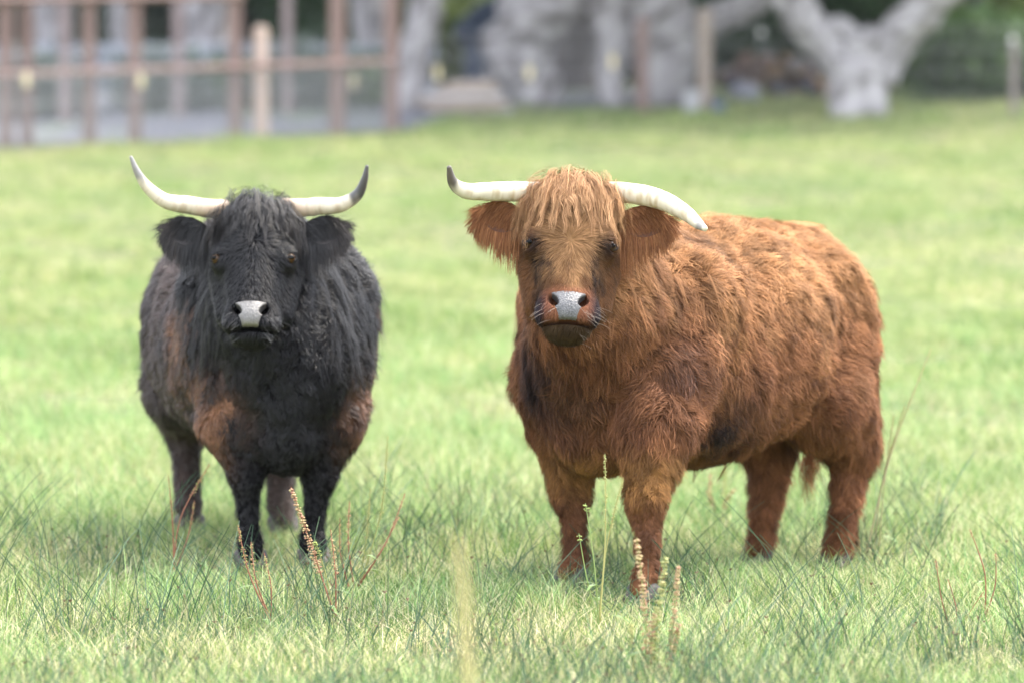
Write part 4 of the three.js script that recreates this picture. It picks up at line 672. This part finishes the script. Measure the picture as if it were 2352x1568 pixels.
// black animal
{
  const black = [0.009, 0.0088, 0.0105], brown = [0.1, 0.072, 0.064], orange = [0.25, 0.118, 0.06];
  cow({
    label: 'shaggy black highland cow standing on the left facing forward', seed: 202, clump: 0.048, size: 0.97, girth: 1.04, chest: 0.86, elbow: 0.53,
    x: -0.96, D: 17.25, theta: -0.21, feet: [[-0.728, 16.66], [-0.955, 16.6], [-0.895, 17.75], [-1.262, 17.8]],
    head: { at: [579, 586, 16.2], pitch: 0.36, yaw: -0.02, roll: 0.005, size: 0.99, whorl: 0.06 },
    rough: 0.47, spec: 0.75, density: 8000, tufts: [4, 5, 6], faceHairs: 22000, earHairs: 4500,
    length: (x, y, z, n) => lerp(0.02, 0.05, sst(0.28, 0.6, y)) * (1 - 0.3 * sst(0.5, 0.8, z)),
    coat(x, y, z) {
      const n = noise(x * 3, y * 2.2, z * 2.5 + 5), m = noise(x * 9, y * 6, z * 8), ax = Math.abs(x);
      let c = mixc(black, brown, clamp(sst(0.5, 0.2, z) * (0.75 + 0.4 * n)));
      const o1 = 0.7 * sst(0.32, 0.35, ax + 0.02 * n) * sst(0.42, 0.38, ax) * sst(0.25, 0.4, z) * sst(0.4, 0.5, y) * sst(1.0, 0.9, y) + 1.4 * patch(ax, y, z, 0.28, 0.56, 0.66, 0.12) + 0.6 * patch(ax, y, z, 0.28, 0.42, 0.62, 0.1);
      c = mixc(c, orange, clamp(o1 * (0.55 + 0.75 * m + 0.3 * n)) * 0.85);
      return c.map((u) => u * (1 + 0.2 * m));
    },
    face(x, y, z) { const n = noise(x * 16, y * 9, z * 12); return black.map((u) => u * (0.9 + 0.25 * n)); },
    forelock: { count: 260, len: 0.16, fan: 8, col: (r) => mixc([0.011, 0.01, 0.011], [0.03, 0.026, 0.024], r()) },
    mane: { tries: 1500, len: 0.17, where: (x, y, z, n) => clamp(sst(0.42, 0.6, z) * 0.8 * sst(0.72, 0.86, y) * sst(0.02, 0.12, Math.abs(x))) },
    whisker: [0.12, 0.12, 0.12], eye: [0.05, 0.024, 0.008], lid: [0.008, 0.008, 0.009],
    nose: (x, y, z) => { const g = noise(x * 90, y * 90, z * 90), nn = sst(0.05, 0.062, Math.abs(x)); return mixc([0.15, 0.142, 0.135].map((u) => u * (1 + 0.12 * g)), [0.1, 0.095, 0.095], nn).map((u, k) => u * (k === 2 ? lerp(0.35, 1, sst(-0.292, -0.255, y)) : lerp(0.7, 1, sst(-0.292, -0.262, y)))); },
    ears: [
      { root: [690, 530, 16.4], tip: [782, 528, 16.45], wide: 0.085, skin: [0.03, 0.026, 0.026], col: (u, v, r) => mixc([0.01, 0.0095, 0.011], [0.05, 0.038, 0.034], r() * sst(0.4, 0.9, u)) },
      { root: [482, 532, 16.4], tip: [390, 530, 16.45], wide: 0.085, skin: [0.03, 0.026, 0.026], col: (u, v, r) => mixc([0.01, 0.0095, 0.011], [0.05, 0.038, 0.034], r() * sst(0.4, 0.9, u)) },
    ],
    horns: [
      { path: [[650, 476, 16.45, 0.033], [690, 478, 16.42, 0.034], [735, 474, 16.4, 0.032], [785, 470, 16.37, 0.027], [822, 446, 16.35, 0.02], [837, 412, 16.33, 0.013], [843, 381, 16.32, 0.006]], col: (t, q) => { const n = noise(q.x * 30, q.y * 14, q.z * 14); return mixc(mixc(mixc([0.6, 0.44, 0.31], [0.66, 0.58, 0.45], sst(0.1, 0.4, t + 0.06 * n)), [0.46, 0.36, 0.24], 0.7 * sst(0, 0.8, n + 0.7 * noise(t * 34, 3, 1))), [0.065, 0.062, 0.06], sst(0.5, 0.68, t + 0.05 * n)); } },
      { path: [[520, 480, 16.45, 0.033], [480, 479, 16.42, 0.034], [430, 471, 16.4, 0.032], [380, 462, 16.37, 0.027], [338, 430, 16.35, 0.02], [315, 395, 16.33, 0.013], [300, 360, 16.32, 0.006]], col: (t, q) => { const n = noise(q.x * 30, q.y * 14, q.z * 14); return mixc(mixc(mixc([0.6, 0.44, 0.31], [0.66, 0.58, 0.45], sst(0.1, 0.4, t + 0.06 * n)), [0.46, 0.36, 0.24], 0.7 * sst(0, 0.8, n + 0.7 * noise(t * 34, 3, 1))), [0.2, 0.2, 0.21], 0.85 * sst(0.68, 0.8, t + 0.05 * n)); } },
    ],
    tail: [[0, 1.13, -0.84, 0.035], [0.02, 1.0, -0.9, 0.03], [0.03, 0.8, -0.92, 0.022], [0.05, 0.5, -0.9, 0.016], [0.05, 0.32, -0.9, 0.01]], tailSkin: [0.03, 0.025, 0.022], tailCol: [0.03, 0.025, 0.022],
  });
}

// ------------------------------------------------------------------ dock plants and dry stalks among the grass
const plantMat = std([1, 1, 1], 0.7, { vertexColors: true });
function seedGeo(list) {              // list of [x, y, z, size, colour]
  const base0 = new THREE.OctahedronGeometry(1, 0), p0 = base0.attributes.position.array, n0 = base0.attributes.normal.array, pos = [], nor = [], col = [];
  for (const [x, y, z, s, c] of list) for (let k = 0; k < p0.length; k += 3) { pos.push(x + p0[k] * s, y + p0[k + 1] * s * 0.75, z + p0[k + 2] * s); nor.push(n0[k], n0[k + 1], n0[k + 2]); col.push(...c); }
  const g = new THREE.BufferGeometry(); g.setAttribute('position', new THREE.Float32BufferAttribute(pos, 3)); g.setAttribute('normal', new THREE.Float32BufferAttribute(nor, 3)); g.setAttribute('color', new THREE.Float32BufferAttribute(col, 3)); return g;
}
const PINK = [0.42, 0.2, 0.13], CREAM = [0.5, 0.42, 0.2], LIME = [0.3, 0.36, 0.1], STEM = [0.28, 0.3, 0.1], RED = [0.3, 0.12, 0.07];
// spikes: [[px, py] foot, [px, py] tip, share of length with seeds, seed size, colours], at distance D
function dock(label, px, D, spikes, { leaves = 3, seed = 1, group = 'dock plants among the grass' } = {}) {
  const b = base(px, D), t = thing('dock_plant', label, 'dock plant', b, group), r = rng(seed * 31 + 5);
  for (const [foot, tip, share, size, cA, cB, stemC = STEM, bow = 0.02] of spikes) {
    const a = P(foot[0], foot[1], D).sub(b), e = P(tip[0], tip[1], D).sub(b); a.y = Math.min(a.y, 0.02); const m = a.clone().lerp(e, 0.5); m.x += (r() - 0.5) * bow * 2; m.z += (r() - 0.5) * bow * 2;
    const cv = new THREE.CatmullRomCurve3([a, m, e]), pts = []; for (let k = 0; k <= 4; k++) { const q = cv.getPoint(k / 4); pts.push([q.x, q.y, q.z, lerp(0.0032, 0.0012, k / 4)]); }
    const st = part('stalk', tube(pts, { seg: 3, ring: 6, col: () => stemC }), plantMat, t), L = cv.getLength(), list = [];
    if (share > 0) {
      const step = size * 1.75, n = Math.floor(L * share / step);
      for (let k = 0; k < n; k++) { const u = 1 - share + share * (k + 0.5 * r()) / n, q = cv.getPoint(u), w = size * lerp(2.3, 0.9, Math.pow((u - 1 + share) / share, 1.6)) * (0.85 + 0.3 * r()), c7 = 6; for (let j = 0; j < c7; j++) { if (r() < (size < 0.004 ? 0.6 : 0.2)) continue; const an = j / c7 * 6.283 + k, mix = clamp(0.5 + 0.5 * noise(k * 0.6, j, seed) + (r() - 0.5) * 0.5); list.push([q.x + Math.cos(an) * w * (0.6 + 0.6 * r()), q.y - 0.003 + (r() - 0.5) * size * 0.9, q.z + Math.sin(an) * w, size * (0.4 + 0.8 * r()), mixc(cA, cB, mix)]); } }
      part('seeds', seedGeo(list), plantMat, st, { kind: 'stuff' });
    }
  }
  for (let i = 0; i < leaves; i++) {
    const B = new Ribbons(), a = r() * 6.283, L = 0.06 + 0.08 * r(), y = 0.02 + 0.12 * r(), pts = []; for (let k = 0; k <= 5; k++) { const u = k / 5; pts.push([Math.cos(a) * L * u, y + L * (0.5 * u - 0.6 * u * u), Math.sin(a) * L * u]); }
    B.add(pts.slice(0, 4), 0.006, 0.022, [0, 1, 0], [0.2, 0.3, 0.09]); B.add(pts.slice(3), 0.022, 0.002, [0, 1, 0], [0.2, 0.3, 0.09]); part('leaf', B.geo(), bladeMat, t);
  }
}
dock('pale dock plant with six seed spikes in front of the brown cow', 1500, 13.8, [[[1478, 1640], [1463, 1235], 0.93, 0.0062, CREAM, PINK], [[1500, 1640], [1530, 1275], 0.92, 0.0064, CREAM, LIME], [[1520, 1640], [1560, 1295], 0.9, 0.0054, CREAM, PINK], [[1490, 1640], [1505, 1405], 0.92, 0.006, CREAM, PINK], [[1460, 1640], [1450, 1430], 0.92, 0.0052, CREAM, LIME], [[1530, 1640], [1562, 1430], 0.92, 0.0052, CREAM, PINK]], { leaves: 6, seed: 1 });
dock('tall slender green dock with two stalks before the brown cow legs', 1376, 15.0, [[[1375, 1440], [1390, 1042], 0.42, 0.0032, LIME, CREAM, [0.36, 0.34, 0.12], 0.012], [[1378, 1440], [1432, 1096], 0.36, 0.003, LIME, CREAM, [0.36, 0.34, 0.12], 0.03], [[1376, 1440], [1345, 1155], 0.06, 0.004, LIME, LIME, [0.24, 0.32, 0.1]], [[1376, 1440], [1330, 1225], 0.06, 0.004, LIME, LIME, [0.24, 0.32, 0.1]]], { leaves: 5, seed: 2 });
dock('leaning pinkish dock spike in front of the black cow', 745, 15.1, [[[768, 1400], [667, 1118], 0.66, 0.0052, PINK, CREAM, RED, 0.02], [[770, 1400], [758, 1215], 0.55, 0.0036, PINK, CREAM, RED], [[765, 1400], [722, 1240], 0.2, 0.004, LIME, LIME]], { leaves: 4, seed: 3 });
dock('small reddish sprig before the black cow right foreleg', 600, 15.0, [[[620, 1420], [545, 1205], 0.5, 0.0036, RED, LIME, RED, 0.03], [[622, 1420], [575, 1245], 0.5, 0.0036, LIME, PINK, RED, 0.02], [[620, 1420], [605, 1270], 0.5, 0.0034, LIME, CREAM, RED]], { leaves: 3, seed: 4 });
dock('branching pale dock right of the black cow', 830, 15.9, [[[825, 1330], [890, 1000], 0.6, 0.0028, LIME, CREAM, STEM, 0.03], [[822, 1330], [930, 1132], 0.4, 0.0026, CREAM, PINK, RED, 0.04], [[818, 1330], [915, 1186], 0.4, 0.0026, PINK, CREAM, RED, 0.05], [[812, 1330], [802, 1150], 0.5, 0.0034, PINK, CREAM, RED], [[822, 1330], [850, 1120], 0.5, 0.0026, CREAM, LIME], [[800, 1330], [780, 1190], 0.5, 0.003, PINK, LIME, RED]], { leaves: 5, seed: 5 });
dock('blurred reddish stalk crossing the black cow hind leg', 430, 16.4, [[[395, 1290], [480, 1065], 0.3, 0.0032, LIME, PINK, RED, 0.04], [[398, 1290], [385, 1090], 0.4, 0.003, LIME, CREAM, RED], [[400, 1290], [445, 1150], 0.4, 0.003, PINK, LIME, RED]], { leaves: 3, seed: 6 });
dock('tall thin arching stalk right of the brown cow', 2000, 17.0, [[[1990, 1230], [2140, 800], 0.5, 0.0026, LIME, CREAM, [0.4, 0.32, 0.2], 0.05], [[2010, 1230], [2080, 930], 0.45, 0.0026, LIME, CREAM, [0.34, 0.32, 0.16], 0.04], [[2020, 1230], [2055, 950], 0.3, 0.0024, LIME, CREAM, [0.34, 0.32, 0.16], 0.03]], { leaves: 3, seed: 7 });
dock('bare reddish twig in the grass at the lower right', 2185, 14.9, [[[2196, 1480], [2152, 1285], 0.12, 0.003, PINK, CREAM, RED, 0.03], [[2196, 1480], [2180, 1330], 0.1, 0.003, PINK, CREAM, RED, 0.02], [[2198, 1480], [2262, 1360], 0.1, 0.003, PINK, CREAM, RED, 0.03]], { leaves: 1, seed: 8 });
dock('blurred brownish dock between the brown cow legs', 1655, 18.2, [[[1655, 1200], [1632, 1085], 0.7, 0.005, PINK, CREAM, RED], [[1660, 1200], [1690, 1120], 0.6, 0.005, CREAM, PINK, RED], [[1650, 1200], [1665, 1060], 0.6, 0.0045, CREAM, LIME]], { leaves: 3, seed: 9 });
dock('thin reddish stem standing in the grass at the far right', 2250, 15.3, [[[2265, 1420], [2230, 1215], 0.1, 0.003, PINK, CREAM, RED, 0.03], [[2265, 1420], [2290, 1270], 0.1, 0.003, PINK, CREAM, RED, 0.02]], { leaves: 1, seed: 10 });
{
  // a dry grass stalk close to the lens
  const D = 8.2, b = base(1085, D), t = thing('dry_grass_stalk', 'pale yellow dry grass stalk strongly out of focus in the foreground', 'grass stalk', b), r = rng(4), pl = [];
  const tip = P(1055, 1245, D).sub(b), a = P(1085, 1700, D).sub(b); const pts = [[0, 0, 0, 0.002], [a.x, a.y, a.z, 0.002], [(a.x + tip.x) / 2 + 0.004, (a.y + tip.y) / 2, 0, 0.0018], [tip.x, tip.y, tip.z, 0.001]];
  const st = part('stalk', tube(pts, { seg: 4, ring: 6, col: () => [0.55, 0.46, 0.22] }), plantMat, t);
  for (let k = 0; k < 420; k++) { const u = r(), q = a.clone().lerp(tip, u), w = 0.013 * Math.sin(Math.PI * (0.15 + 0.8 * u)); pl.push([q.x + (r() - 0.5) * 2 * w, q.y, q.z + (r() - 0.5) * 2 * w, 0.0028 + 0.002 * r(), mixc([0.6, 0.5, 0.24], [0.5, 0.46, 0.2], r())]); }
  part('seed_head', seedGeo(pl), plantMat, st);
}
console.log('plants');


scene.traverse((o) => { if (o.isMesh) { o.castShadow = true; o.receiveShadow = true; } });
renderer.render(scene, camera);
